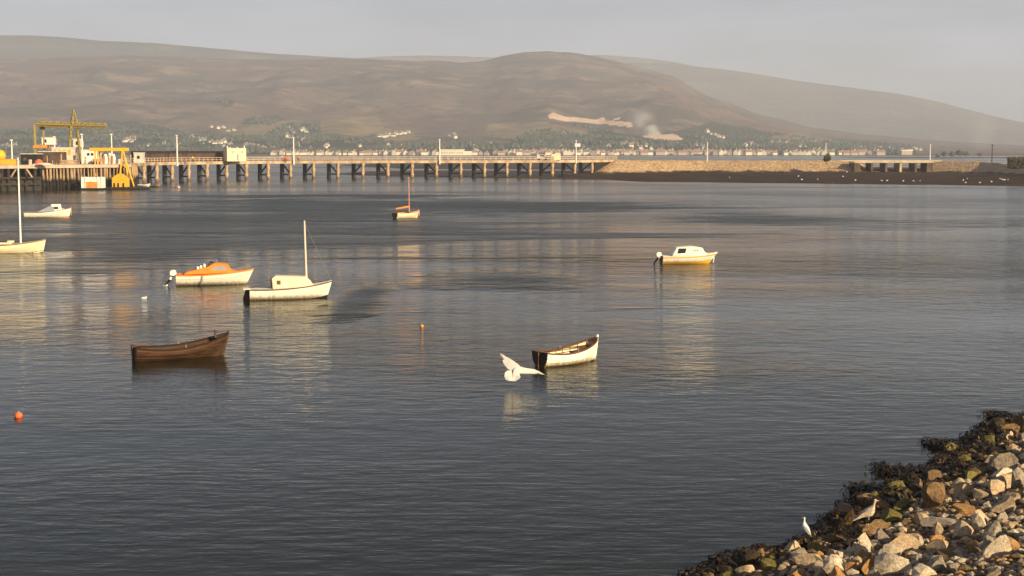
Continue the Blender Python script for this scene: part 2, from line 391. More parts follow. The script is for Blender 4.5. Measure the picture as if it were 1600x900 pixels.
ridge('hill', [(-600,72),(-100,61),(0,58),(60,58),(110,61),(160,66),(250,70),(350,79),(430,86),(520,91),(600,95),(700,101),(800,112),(900,130)], 6600, 700, (-4200, 700), 'long blue grey ridge at the upper left behind the moorland', .5)
ridge('hill', [(700,150),(800,125),(880,108),(950,100),(1030,101),(1070,104),(1120,109),(1180,117),(1250,129),(1330,139),(1400,148),(1470,162),(1540,180),(1600,193),(1700,206),(1900,222)],
      7600, 1700, (-300, 4500), 'pale hazy long ridge sloping down to the right', .55, 3)
ridge('hill', [(400,118),(520,98),(560,93),(610,90),(660,89),(720,90),(770,92),(830,92),(880,90),(940,88),(1000,92),(1060,100),(1140,120),(1300,180),(1500,226),(1800,234)], 8000, 1000, (-2100, 2800), 'faintest farthest mountain barely seen through haze', .5, 6)
# flat land the town stands on, out to the horizon
gb = MB(); gb.add([(x, y, z) for (y, z) in ((2290,-.4),(2330,.9),(2480,1.25),(3000,.8),(15500,.6)) for x in (-6200,-3000,-1000,0,1000,3000,6200)],
                  [(j*7+i, j*7+i+1, (j+1)*7+i+1, (j+1)*7+i) for j in range(4) for i in range(6)])
structure('ground', gb, mat('shore_grassland', (.20,.16,.10), 1, .3, .01, color2=(.13,.12,.07)), 'low grassy land under the far town')

# mud flats beyond the pier
mudm = mat('dark_brown_mud', (.060,.040,.027), .7, .5, .09, .1, .6)
def flat(poly, z, label, seed):
    b = MB(); pts = []
    n = len(poly)
    for k in range(n):
        a, c = Vector(poly[k]), Vector(poly[(k+1) % n])
        for q in range(10):
            p = a.lerp(c, q/10); e = 1.6*fbm(p.x/18, p.y/9, seed, 3); pts.append((p.x + e, p.y + e*2.5, z))
    b.add(pts + [(p[0] + (p[0]-pts[0][0])*0, p[1], -.5) for p in pts], [tuple(range(len(pts)))] + [(i, (i+1) % len(pts), (i+1) % len(pts)+len(pts), i+len(pts)) for i in range(len(pts))])
    return tag(obj('mud_flat', b, mudm), label, None, None, 'structure')
P = lambda px, py: tuple(at(px, py, .15)[:2])
flat([P(528,271.5), P(600,274.5), P(700,276), P(820,278), P(925,280), P(1050,281), P(1000,266), P(820,266.5), P(640,266.5), P(560,268)], .15, 'dark tidal mud flat behind the middle of the pier', 1)
flat([P(530,258), P(640,263), P(900,264), P(1000,262), P(1000,255), P(800,254), P(600,254.5)], .2, 'farther brown mud bank beyond the pier', 5)

# ================================================================== CAUSEWAY EMBANKMENT
WLp = [(880,280),(925,280),(1000,284),(1100,285),(1300,287.5),(1450,289),(1600,291),(1800,295)]
TOE = [(880,271.5),(925,271),(960,270),(1100,268.5),(1300,268.5),(1450,268.5),(1530,270),(1600,273.5),(1800,281)]
def bank_h(px):
    a = max(0, min(1, (px - 925)/36)); g = sm((px - 1334)/18)*(1 - sm((px - 1432)/24)); return a*(1 - .58*g)
TOPZ = [(900,5.6),(980,5.5),(1100,5.2),(1460,5.1),(1540,4.8),(1600,3.9),(1800,3.0)]
BK = MB(); cols = []; PXS = [880 + 3*i for i in range(300)]
for px in PXS:
    Yw = at(px, lerp(WLp, px), 0).y; Yt = at(px, lerp(TOE, px), 1.2).y; h = bank_h(px); tz = lerp(TOPZ, px)
    pr = [(Yw - 12, -1.2), (Yw, 0)] + [(Yw + (Yt-Yw)*k/9, 1.2*(k/9)**1.1) for k in range(1, 10)]
    pr += [(Yt + 14*k/7, 1.2 + (tz-1.2)*h*(k/7)**.95) for k in range(1, 8)]
    pr += [(Yt + 15.5, 1.2 + (tz-1.1)*h), (Yt + 25, 1.2 + (tz-1.1)*h), (Yt + 40, 0.2 + .8*h), (Yt + 60, -1.0)]
    row = []
    for k, (Y, z) in enumerate(pr):
        X = (px - 800)/F*Y*1.0; nz = fbm(X/7, Y/7, 1.3, 4)*(.16 if k < 11 else .28)*(0 if k in (0, 21) else 1)
        nz += fbm(X/50, Y/50, 8.8, 2)*(.18 if 0 < k < 10 else 0)*(k/5 if k < 5 else 1)
        if k == 1: nz = fbm(X/12, 0, 0, 3)*.06
        row.append((X, Y, z + nz))
    cols.append(row)
nr = len(cols[0]); BK.add([p for r in cols for p in r], [(i*nr+k, (i+1)*nr+k, (i+1)*nr+k+1, i*nr+k+1) for i in range(len(cols)-1) for k in range(nr-1)])
def bank_mat():
    m = bpy.data.materials.new('causeway_rubble_and_wrack'); m.use_nodes = True; n = m.node_tree; l = n.links.new; b = n.nodes['Principled BSDF']
    b.inputs['Roughness'].default_value = .9; b.inputs['Specular IOR Level'].default_value = .2
    g = n.nodes.new('ShaderNodeNewGeometry'); sx = n.nodes.new('ShaderNodeSeparateXYZ'); l(g.outputs['Position'], sx.inputs[0])
    def nz(s, st=(1,1,1)):
        mp = n.nodes.new('ShaderNodeMapping'); mp.inputs['Scale'].default_value = st; l(g.outputs['Position'], mp.inputs['Vector'])
        t = n.nodes.new('ShaderNodeTexNoise'); t.inputs['Scale'].default_value = s; t.inputs['Detail'].default_value = 5; l(mp.outputs['Vector'], t.inputs['Vector']); return t.outputs['Fac']
    def ramp(v, a, c, d, e):
        r = n.nodes.new('ShaderNodeValToRGB'); r.color_ramp.elements[0].position = a; r.color_ramp.elements[1].position = c
        r.color_ramp.elements[0].color = (*d, 1); r.color_ramp.elements[1].color = (*e, 1); l(v, r.inputs['Fac']); return r.outputs['Color']
    stone = ramp(nz(.9), .36, .62, (.36,.235,.13), (.64,.45,.27)); weed = ramp(nz(.35, (.4,1,1)), .4, .65, (.018,.010,.005), (.085,.042,.020))
    md = n.nodes.new('ShaderNodeMath'); md.operation = 'MULTIPLY_ADD'; l(nz(.25), md.inputs[0]); md.inputs[1].default_value = -1.6; l(sx.outputs['Z'], md.inputs[2])
    f = n.nodes.new('ShaderNodeMapRange'); f.interpolation_type = 'SMOOTHSTEP'; l(md.outputs[0], f.inputs['Value']); f.inputs['From Min'].default_value = .35; f.inputs['From Max'].default_value = 1.1
    x = n.nodes.new('ShaderNodeMix'); x.data_type = 'RGBA'; l(f.outputs['Result'], x.inputs['Factor']); l(weed, x.inputs['A']); l(stone, x.inputs['B']); l(x.outputs['Result'], b.inputs['Base Color'])
    bp = n.nodes.new('ShaderNodeBump'); bp.inputs['Distance'].default_value = .5; l(nz(1.2), bp.inputs['Height']); l(bp.outputs['Normal'], b.inputs['Normal'])
    return m
structure('embankment', BK, bank_mat(), 'long pale stone causeway with a dark seaweed beach at its foot')

# bridge in the causeway
bx0, bx1 = at_y(1332, 255, 517), at_y(1456, 255, 517); mid = (bx0 + bx1)/2; bl = bx1.x - bx0.x
br = thing('causeway_bridge', 'low pale concrete bridge over the gap in the stone causeway', 'bridge', (mid.x, 519, -.65))
obj('deck', MB().box((0,0,5.4), (bl, 9, .5)), M['concrete'], br, bevel=.05)
obj('parapet', MB().box((0,-4.3,5.85), (bl+6, .3, .4)), M['concrete'], br); obj('parapet', MB().box((0,4.3,5.85), (bl+6, .3, .4)), M['concrete'], br)
for i, u in enumerate((-.27, -.09, .09, .28)):
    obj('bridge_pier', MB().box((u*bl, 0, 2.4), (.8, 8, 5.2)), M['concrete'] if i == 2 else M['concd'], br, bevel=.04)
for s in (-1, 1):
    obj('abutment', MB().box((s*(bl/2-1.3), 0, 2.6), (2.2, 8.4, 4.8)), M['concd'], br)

# ================================================================== PIER
FRONT = [205,225,245,269,295,323.6,354,385,419,454,490,528,567,606,644,682,720,757,792,828,863,898,925,946,963]
PD = [(205,374),(225,388),(269,407),(354,431),(454,449),(606,462),(757,470),(863,480),(898,486),(925,493),(946,503),(963,512)]
fr = []
for px in FRONT:
    Y = lerp(PD, px); q = at_y(px, 270, Y); fr.append(Vector((q.x, Y, 0)))
BV = Vector((-3.7, 6.2, 0)); DK = 5.7
pier = thing('timber_pier', 'long curving timber pier on paired piles running out to the causeway', 'pier', (0,0,0))
def along(pts, off, z, step):          # evenly spaced points along the pier line
    outp = []; acc = 0
    for a, b in zip(pts, pts[1:]):
        Ls = (b - a).length; t = acc
        while t < Ls: outp.append(a.lerp(b, t/Ls) + off + Vector((0,0,z))); t += step
        acc = t - Ls
    return outp
def strip(pts, o1, o2, z0, z1_):
    rings = [[p + o1 + Vector((0,0,z0)), p + o1 + Vector((0,0,z1_)), p + o2 + Vector((0,0,z1_)), p + o2 + Vector((0,0,z0))] for p in pts]
    return MB().loft(rings, True, True)
n_ = BV.normalized()
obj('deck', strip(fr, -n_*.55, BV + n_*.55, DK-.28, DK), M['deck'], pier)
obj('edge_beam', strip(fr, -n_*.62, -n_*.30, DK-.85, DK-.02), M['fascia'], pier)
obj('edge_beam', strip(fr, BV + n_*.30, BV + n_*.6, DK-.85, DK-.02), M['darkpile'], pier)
rr = random.Random(3)
for i, p in enumerate(fr[:-2]):
    g = MB(); rings = []
    for k in range(9):
        z = -1.5 + (DK-.3+1.5)*k/8; rad = .50 + .16*sin(k*2.1 + i) + (.08 if k > 6 else 0); rad = max(.36, rad)
        rings.append([(p.x + rad*cos(a*pi/5), p.y + rad*sin(a*pi/5), z) for a in range(10)])
    if i in (21,): pass
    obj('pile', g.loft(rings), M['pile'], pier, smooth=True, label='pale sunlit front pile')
    r_ = p + BV; obj('pile', MB().tube(r_ + Vector((0,0,-1.5)), r_ + Vector((0,0,DK-.3)), .72, .66, 10), M['darkpile'], pier, smooth=True, label='dark rear pile')  # rear piles in a darker timber colour than the front ones
    obj('cross_beam', MB().box((p + r_)/2 + Vector((0,0,DK-.62)), (.35, BV.length+1.0, .6), rz=atan2(BV.y, BV.x)-pi/2), M['darkpile'], pier)
    obj('cross_beam', MB().box((p + r_)/2 + Vector((0,0,1.35)), (.35, BV.length, .42), rz=atan2(BV.y, BV.x)-pi/2), M['darkpile'], pier)
    a, b = (p, r_) if i % 2 else (r_, p)
    obj('brace', MB().tube(a + Vector((0,0,1.5)), b + Vector((0,0,DK-.8)), .27, .27, 6), M['darkpile'], pier)
for off, nm in ((-n_*.45, 0), (BV + n_*.45, 1)):
    for p in along(fr, off, DK, 2.1):
        obj('railing_post', MB().box(p + Vector((0,0,.6)), (.16,.16,1.25)), M['rail'], pier)
    for z in (.55, 1.18):
        obj('rail', strip(fr, off - n_*.07, off + n_*.07, DK+z-.08, DK+z+.08), M['rail'], pier)

a_, b_, c_ = fr[-3], fr[-2], fr[-1]
obj('deck_end_shade', MB().loft([[p + n_*.2 + Vector((0,0,z)) , p + n_*.2 + Vector((0,0,DK-.8)), p + n_*.6 + Vector((0,0,DK-.8)), p + n_*.6 + Vector((0,0,z))] for p, z in ((a_.lerp(b_,.2), .6), (b_, 2.6), (c_, DK-1.2))]), M['black'], pier)  # black wedge added below the deck end, standing in for the shade there
# ---- wharf at the shore end of the pier
WF = [Vector((*at_y(-60, 290, 306).xy, 0)), Vector((*at_y(66, 290, 318).xy, 0)), Vector((*at_y(207, 290, 334).xy, 0))]
WR = [Vector((WF[0].x - 12, 366, 0)), Vector((WF[1].x - 14, 374, 0)), fr[0] + Vector((.5, 4, 0))]
wh = thing('wharf', 'broad timber wharf on crowded piles at the landward end of the pier', 'wharf', (0,0,0))
WZ = 5.75
w_ = MB(); rings = [[WF[i] + Vector((0,-.5,WZ-.4)), WF[i] + Vector((0,-.5,WZ)), WR[i] + Vector((0,0,WZ)), WR[i] + Vector((0,0,WZ-.4))] for i in range(3)]
obj('deck', w_.loft(rings), M['deck'], wh)
obj('edge_beam', MB().loft([[WF[i] + Vector((0,-.78,WZ-.75)), WF[i] + Vector((0,-.78,WZ-.03)), WF[i] + Vector((0,-.52,WZ-.03)), WF[i] + Vector((0,-.52,WZ-.75))] for i in range(3)]), M['rail'], wh)
for row in range(7):
    t = row/6*.92
    for seg, cnt in ((0, 9), (1, 27 if row == 0 else 16)):
        for k in range(cnt):
            u = (k + .3 + rr.uniform(-.2,.2))/cnt
            a = WF[seg].lerp(WF[seg+1], u); b = WR[seg].lerp(WR[seg+1], u); p = a.lerp(b, t)
            frontrow = row == 0 and seg == 1
            if row and rr.random() < .25 and row < 5: continue
            lean = rr.uniform(-.25,.25); r0 = rr.uniform(.13,.30) if frontrow else rr.uniform(.25,.4)
            zt = WZ-.4
            if row == 0: p = p + Vector((0,.1,0))
            obj('pile', MB().tube(p + Vector((lean,0,-1.5)), p + Vector((0,0,zt)), r0*1.15, r0, 8), M['pilewood'] if frontrow else M['darkpile'], wh, smooth=True)
for k in range(13):     # right-hand end of the wharf, in the sun
    p = WF[2].lerp(WR[2], (k+.5)/13); obj('pile', MB().tube(p + Vector((0,0,-1.5)), p + Vector((0,0,WZ-.4)), .3, .27, 8), M['pilewood'], wh, smooth=True)
for z, m_ in ((2.9, M['darkpile']), (1.5, M['darkpile'])):
    for i in (0, 1):
        a, b = WF[i], WF[i+1]; yo = -.45 if i == 0 else .6
        obj('waling', MB().box((a+b)/2 + Vector((0,yo,z)), ((b-a).length, .25, .45), rz=atan2(b.y-a.y, b.x-a.x)), m_ if i else M['darkpile'], wh)
# dark boarding of the landward half, with pale raking struts
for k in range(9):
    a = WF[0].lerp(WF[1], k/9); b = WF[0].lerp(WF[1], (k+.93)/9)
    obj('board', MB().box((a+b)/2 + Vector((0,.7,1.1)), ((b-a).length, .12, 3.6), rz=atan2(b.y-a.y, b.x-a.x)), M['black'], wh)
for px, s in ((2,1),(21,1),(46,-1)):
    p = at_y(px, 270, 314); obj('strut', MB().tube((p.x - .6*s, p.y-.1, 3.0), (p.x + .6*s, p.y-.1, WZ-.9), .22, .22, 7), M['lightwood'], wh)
for k in range(9):      # black boards added behind the front piles, standing in for shade under the wharf
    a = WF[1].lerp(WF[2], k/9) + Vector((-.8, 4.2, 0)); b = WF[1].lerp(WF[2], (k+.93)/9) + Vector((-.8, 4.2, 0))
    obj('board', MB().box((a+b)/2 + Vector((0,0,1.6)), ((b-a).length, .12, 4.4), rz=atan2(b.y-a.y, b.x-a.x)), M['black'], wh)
for p in along([WF[0], WF[1], WF[2]], Vector((0,-.2,0)), WZ, 2.6):
    obj('railing_post', MB().box(p + Vector((0,0,.5)), (.12,.12,1.0)), M['rail'], wh)

# ---- lamp standards
def lamp(px, ytop, ybase, Y, label, zb=None, r=.13):
    b = at_y(px, ybase, Y); zt = at_y(px, ytop, Y).z; zb = b.z if zb is None else zb
    t = thing('lamp_post', label, 'lamp post', (b.x, Y, zb), 0, 'white lamp standards on the harbour structures')
    obj('pole', MB().tube((0,0,0), (0,0,zt-zb-.3), r*1.5, r, 8), M['white'], t, smooth=True)
    obj('lamp_head', MB().box((0,-.15,zt-zb-.15), (.5,.7,.28)), M['white'], t, bevel=.05)
    return t
lamp(19, 218, 250, 330, 'white lamp post beside the yellow crate at the far left', WZ)
lamp(86, 213, 250, 345, 'short white lamp post above the pale cabin with amber windows', WZ)
lamp(129, 209, 250, 345, 'white lamp post just right of the yellow derrick mast', WZ)
lamp(175, 209, 250, 350, 'white lamp post behind the yellow overhead beam', WZ)
lamp(277, 211, 252, lerp(PD, 277)-1.2, 'tall white lamp post in front of the long dark shed', DK-1.2, .17)
lamp(459, 214, 252, lerp(PD, 459)-1.2, 'white lamp post below the hillside cluster of pale houses', DK-1.2, .17)
lamp(687, 217, 252, lerp(PD, 687)-1.2, 'white lamp post beside the long white hall across the loch', DK-1.2, .17)
sg = lamp(900, 219, 252, lerp(PD, 900)-1.2, 'white lamp post carrying a small pale board near the pier end', DK-1.2, .15)
obj('board', MB().box((.55,-.35,at_y(900,226.5,475).z-DK+1.2), (1.9,.08,1.1)), M['white'], sg)
lamp(1105, 222, 250, 521, 'slim white lamp post on the causeway east of the pier', 5.1)
lamp(1290, 224, 250, 521, 'white lamp post rising behind the round dark bush', 5.0)
lamp(1453, 226, 252, 521, 'white lamp post at the right end of the bridge', 4.9)
tp = thing('pole', 'thin dark pole standing beyond the end of the causeway', 'pole', (*at_y(1550, 245, 500).xy, 3)); zt = at_y(1550, 225, 500).z - 3
obj('post', MB().tube((0,0,0), (0,0,zt), .2, .13, 8), M['darkpile'], tp); obj('cross_arm', MB().box((0,0,zt-.5), (1.2,.15,.15)), M['darkpile'], tp)

# ---- derrick crane
Yc = 348; s_ = Yc/F
def cz(py): return at_y(100, py, Yc).z
c0 = at_y(117, 250, Yc)
cr_ = thing('derrick_crane', 'weathered yellow gantry derrick with a pointed lattice mast above the wharf', 'crane', (c0.x, Yc, WZ))
def X(px): return (px - 117)*s_
def Z(py): return cz(py) - WZ
def lattice(p, q, wd, r=.09, n=8, mt=None, name='lattice', parent=None, taper=1.0):
    g = MB(); p = Vector(p); q = Vector(q); d = (q-p).normalized(); a = d.orthogonal().normalized(); b = d.cross(a)
    co = [(a+b), (a-b), (-a-b), (-a+b)]
    pt = lambda k, t: p.lerp(q, t) + co[k]*wd/2*(1 + (taper-1)*t)*.7071*1.0
    for k in range(4):
        g.tube(pt(k,0), pt(k,1), r, r*.8, 4)
        for i in range(n): g.tube(pt(k, i/n) if i % 2 else pt((k+1) % 4, i/n), pt((k+1) % 4, (i+1)/n) if i % 2 else pt(k, (i+1)/n), r*.6, r*.6, 4)
    return obj(name, g, mt, parent)
lattice((X(117), 0, Z(194)), (X(117), 0, Z(172)), 2.0, .11, 5, M['dullyellow'], 'mast_head', cr_, .15)
lattice((X(108), -1, 0), (X(114), -.6, Z(196)), .45, .12, 9, M['dullyellow'], 'leg', cr_)
lattice((X(125), 1, 0), (X(120), .6, Z(196)), .45, .12, 9, M['dullyellow'], 'leg', cr_)
lattice((X(60), 0, Z(194)), (X(168), 0, Z(197)), 1.15, .17, 20, M['dullyellow'], 'beam', cr_)
obj('beam_walkway', MB().box((X(114),0,Z(196.5)), (17.0,.5,.22)), M['dullyellow'], cr_)
obj('leg', MB().box((X(56.5),-.2,(Z(193)+0)/2), (.42,.42,Z(193))), M['dullyellow'], cr_)
obj('leg', MB().box((X(69),.3,Z(193)/2), (.3,.3,Z(193))), M['dullyellow'], cr_)
obj('trolley', MB().box((X(68),0,Z(200)), (1.1,.9,.7)), M['black'], cr_, bevel=.05)
obj('base_panel', MB().box((X(67),-.6,Z(229)), (4.0,.3,.8)), M['amber'], cr_)
obj('mast_tip', MB().tube((X(117),0,Z(173)), (X(117),0,Z(169.5)), .08, .04, 6), M['dullyellow'], cr_)

# ---- things standing on the wharf
def cabin(px0, px1, py0, py1, Y, name, label, mt, roof, wins=(), wm=None, depth=3.0, zb=None, cat='cabin'):
    a = at_y(px0, py1, Y); b = at_y(px1, py0, Y); W = b.x - a.x; zb = WZ if zb is None else zb; H = b.z - zb
    t = thing(name, label, cat, ((a.x+b.x)/2, Y + depth/2, zb), R(3))
    obj('wall', MB().box((0,0,H/2-.06), (W, depth, H-.12)), mt, t, bevel=.03)
    obj('roof', MB().box((0,0,H-.06), (W+.25, depth+.25, .16)), roof, t)
    for (u, v, ww, hh) in wins: obj('window', MB().box((u*W, -depth/2-.02, v*H), (ww, .07, hh)), wm or M['glass'], t)
    return t
cabin(81, 112, 230.5, 252, 342, 'portable_cabin', 'pale cabin with amber window panels under the derrick beam', M['offwhite'], M['white'], [(-.35,.72,.7,1.2),(-.1,.72,.7,1.2),(.12,.72,.7,1.2),(.36,.72,.7,1.2)], M['yellow'])
cabin(127, 148, 234, 252, 340, 'portable_cabin', 'white cabin with two round dark portholes on the wharf', M['white'], M['white'], [(-.0,.68,.6,.6),(.28,.68,.6,.6)])
cabin(209, 222.5, 238.5, 251, 368, 'hut', 'small white hut at the corner where pier meets wharf', M['offwhite'], M['white'], [(0,.55,.7,.8)], None, 2.5, WZ, 'hut')
cabin(32, 58, 240, 255, 326, 'deck_shed', 'dark low deckhouse with a pale roof beside the orange dome', M['black'], M['offwhite'], [(-.25,.5,.8,.7)], M['shed'], 4)
cabin(60, 96, 236.5, 252, 336, 'deck_shed', 'long low dark store behind the orange dome', M['shed'], M['offwhite'], [], None, 4)
cb = cabin(65, 85, 214.5, 226, 351, 'water_tank', 'white cab perched high beside the derrick leg', M['white'], M['offwhite'], [(-.2,.5,.5,.8)], None, 2, cz(226), 'crane cab')
obj('stand', MB().box((0,0,-(cz(226)-WZ)/2), (.4,.4,cz(226)-WZ)), M['steel'], cb)
cb2 = cabin(114, 127, 217, 230, 352, 'control_cab', 'small grubby white cab with dark glass below the derrick mast', M['offwhite'], M['white'], [(0,.5,.7,.9)], None, 2, cz(230), 'crane cab')
obj('stand', MB().box((0,0,-(cz(230)-WZ)/2), (.5,.5,cz(230)-WZ)), M['steel'], cb2)
# bagged sacks / upright white drums
for k, px in enumerate((152, 158.5, 165, 171.5, 177.5)):
    p = at_y(px, 250, 344+.5*(k % 2)); H = 2.7 if k % 2 else 2.4
    t = thing('white_silo_bag', '%s upright whitish bulk bag in the row under the yellow beam' % ('first','second','third','fourth','fifth')[k], 'bulk bag', (p.x, p.y, WZ), 0, 'upright bulk bags under the yellow beam')
    g = MB(); g.loft([[(r*cos(a*pi/5), r*sin(a*pi/5)*.9, z) for a in range(10)] for z, r in ((0,.42),(.3,.5),(H*.6,.47),(H*.85,.4),(H,.2))]); obj('bag', g, M['offwhite'] if k % 2 else M['white'], t, smooth=True)
    obj('strap', MB().box((0,-.48,H*.45), (.16,.06,H*.7)), M['orange'], t)
yc = thing('storage_crate', 'bright yellow open crate at the far left of the wharf deck', 'crate', (*at_y(13, 252, 316).xy, WZ))
obj('side_panel', MB().box((0,0,.62), (2.9,2.2,1.15)), M['yellow'], yc, bevel=.04); obj('rim', MB().box((0,0,1.26), (3.05,2.35,.12)), M['yellow'], yc)
yt = thing('storage_tank', 'rounded orange yellow tank cut by the left edge of the photo', 'tank', (*at_y(0, 245, 319).xy, WZ))
obj('tank', MB().ell((0,0,2.1), (1.3,1.2,1.35)), M['yellow'], yt, smooth=True); obj('stand', MB().box((0,0,.5), (1.6,1.4,1.0)), M['steel'], yt)
og = thing('dome_float', 'orange dome shaped float resting on the wharf deck', 'float', (*at_y(60.5, 249, 318).xy, WZ+.0))
obj('dome', MB().loft([[(r*cos(a*pi/8), r*sin(a*pi/8), z) for a in range(16)] for z, r in ((0.25,.95),(.6,.93),(.95,.75),(1.2,.4),(1.3,.12))]), M['buoy'], og, smooth=True)
obj('base', MB().box((0,0,.13), (2.1,2.1,.25)), M['offwhite'], og)
sk = thing('upturned_skiff', 'pale upturned skiff lying beyond the orange dome', 'skiff', (*at_y(70, 251, 316).xy, WZ), R(4))
obj('hull', MB().loft([[(x, wd*c, .1 + .45*sn*wd*1.2) for c, sn in ((-1,0),(-.9,.6),(-.4,1),(.4,1),(.9,.6),(1,0))] for x, wd in ((-1.6,.5),(-1,.7),(0,.75),(1,.55),(1.7,.08))]), M['offwhite'], sk, smooth=True)
obj('keel', MB().box((0,0,.68), (2.6,.07,.1)), M['wood'], sk)
# yellow overhead beam and hopper hoist
Yh = 331; hs = Yh/F; hb = at_y(170, 236, Yh)
hz = lambda py: at_y(170, py, Yh).z
hf = thing('hoist_frame', 'bright yellow overhead hoist beam on posts beside the white raft', 'hoist', (hb.x, Yh, 0)); XX = lambda px: (px-170)*hs
obj('beam', MB().box((XX(170.5),0,hz(233.5)), (61*hs,.5,.75)), M['yellow'], hf, bevel=.03)
for px in (148.5, 152.8): obj('post', MB().box((XX(px),0,(hz(236)+.8)/2), (.28,.28,hz(236)-.8)), M['yellow'], hf)
for a, b in (((191,236),(187.5,272)), ((192,236),(208.5,291)), ((193,236),(199,272))):
    obj('strut', MB().tube((XX(a[0]),-.1,hz(a[1])), (XX(b[0]),-.5,hz(b[1])), .19, .19, 6), M['yellow'], hf)
obj('cross_bar', MB().tube((XX(189),-.35,hz(258)), (XX(199.5),-.35,hz(258)), .12, .12, 6), M['yellow'], hf)
hp = thing('hopper', 'bright yellow house shaped steel hopper at the water beneath the hoist', 'hopper', (XX(192)+hb.x, Yh-2.6, .55))
pr = [(-1.75,0),(-1.75,2.1),(-.35,3.05),(.35,3.05),(1.75,1.9),(1.75,0)]
g = MB(); n6 = len(pr); g.add([(x,-1.1,z) for x,z in pr]+[(x,1.1,z) for x,z in pr], [tuple(range(n6)), tuple(reversed(range(n6,2*n6)))]+[(i,(i+1)%n6,(i+1)%n6+n6,i+n6) for i in range(n6)])
obj('shell', g, M['yellow'], hp, bevel=.04)
for x in (-1.2,-.3,.9): obj('opening', MB().box((x,-1.12,.45), (.4,.08,.9)), M['black'], hp)
po = thing('work_pontoon', 'low black pontoon moored along the foot of the wharf', 'pontoon', (*at_y(178, 293, 325).xy, 0), R(5))
obj('hull', MB().box((0,0,.15), (15.5,6,.8)), M['black'], po, bevel=.08)
for k in range(5): obj('tyre_fender', MB().ell((-6.5+k*3.2,-3.12,.3), (.35,.14,.35), 10, 6), M['black'], po, smooth=True)
wr = thing('white_raft_cabin', 'boxy white raft cabin with an orange front panel floating below the wharf', 'raft cabin', (*at_y(146, 293, 320.5).xy, .3))
obj('wall', MB().box((0,0,1.45), (4.8,2.6,2.5)), M['white'], wr, bevel=.05); obj('front_panel', MB().box((0,-1.33,.95), (3.1,.08,1.3)), M['amber'], wr)
for x in (-2.25,-1.4,1.4,2.25): obj('corner_post', MB().box((x,-1.36,1.45), (.16,.12,2.7)), M['white'], wr)
obj('float', MB().box((0,0,-.05), (5.2,3.0,.5)), M['black'], wr)

cq = random.Random(17)
for k, (px, lb) in enumerate(((27,'first'),(47,'second'),(99,'third'),(106,'fourth'),(121,'fifth'),(186,'sixth'))):
    p = at_y(px, 253, (320,323,331,331,333,338)[k]); t = thing('oil_drum', '%s %s oil drum from the left on the wharf deck' % (lb, ('rusty','pale')[k % 2]), 'drum', (p.x, p.y, WZ), 0, 'oil drums on the wharf')
    obj('barrel', MB().tube((0,0,0),(0,0,1.15),.38,.38,12), M['shed'] if k % 2 == 0 else M['offwhite'], t, smooth=True)
    for z in (.38,.78): obj('hoop', MB().tube((0,0,z-.03),(0,0,z+.03),.41,.41,12), M['steel'], t)
for k, (px, top, lb) in enumerate(((74,243,'beside the dark store'),(96,240,'under the amber windowed cabin'),(119,238,'below the derrick mast'),(134,246,'in front of the porthole cabin'),(160,236,'among the bulk bags'),(204,241,'behind the hoist struts'))):
    p = at_y(px, 255, 322 + px*.075); h = at_y(px, top, p.y).z - WZ; t = thing('mooring_post', 'upright timber post with iron cap %s' % lb, 'post', (p.x, p.y, WZ), 0, 'timber posts along the wharf edge')
    obj('post', MB().tube((0,0,0),(.06*(k%3-1),0,h),.19,.16,8), M['lightwood'] if k % 2 else M['pilewood'], t); obj('cap', MB().tube((.06*(k%3-1),0,h),(.06*(k%3-1),0,h+.12),.22,.2,8), M['black'], t)
for k, px in enumerate((90, 112, 125)):
    p = at_y(px, 270, 321 + px*.07); t = thing('ladder', ('narrow ladder down the wharf face under the amber windowed cabin','narrow ladder down the wharf face left of the white raft cabin','narrow pale ladder beside the white raft cabin')[k], 'ladder', (p.x, p.y - 1.2, 0), R(8), 'ladders on the wharf face')
    for x in (-.25,.25): obj('side_rail', MB().box((x,0,3.4), (.09,.09,5.6)), M['rail'], t)
    for j in range(11): obj('rung', MB().box((0,0,.9+j*.48), (.46,.06,.07)), M['rail'], t)
t = thing('timber_stack', 'stack of sawn timber baulks lying by the wharf edge under the derrick', 'timber stack', (*at_y(107, 254, 329).xy, WZ), R(6))
for k in range(9): obj('baulk', MB().box((cq.uniform(-.2,.2), (k % 3)*.36-.36, .18+(k//3)*.34), (3.6+cq.uniform(-.4,.4),.32,.3)), M['pilewood' if k % 2 else 'lightwood'], t)
t = thing('winch', 'dark winch drum between the porthole cabin and the bulk bags', 'winch', (*at_y(150, 252, 339).xy, WZ), R(4))
obj('frame', MB().box((0,0,.2),(1.8,1.2,.35)), M['black'], t); obj('drum', MB().tube((-.6,0,.75),(.6,0,.75),.42,.42,12), M['steel'], t)
for x in (-.7,.7): obj('side_plate', MB().box((x,0,.7),(.1,1.0,.9)), M['orange'], t)
for k, (a0, b0, lb) in enumerate((((57,194),(20,250),'left guy wire of the derrick running down to the yellow crate'),((168,196),(205,249),'right guy wire of the derrick running down to the small hut'))):
    p, q_ = at_y(a0[0], a0[1], 348), at_y(b0[0], b0[1], 348); q_.z = WZ
    t = thing('guy_wire', lb, 'wire', tuple(q_)); obj('wire', MB().tube((0,0,0), p - q_, .035, .035, 4), M['steel'], t)
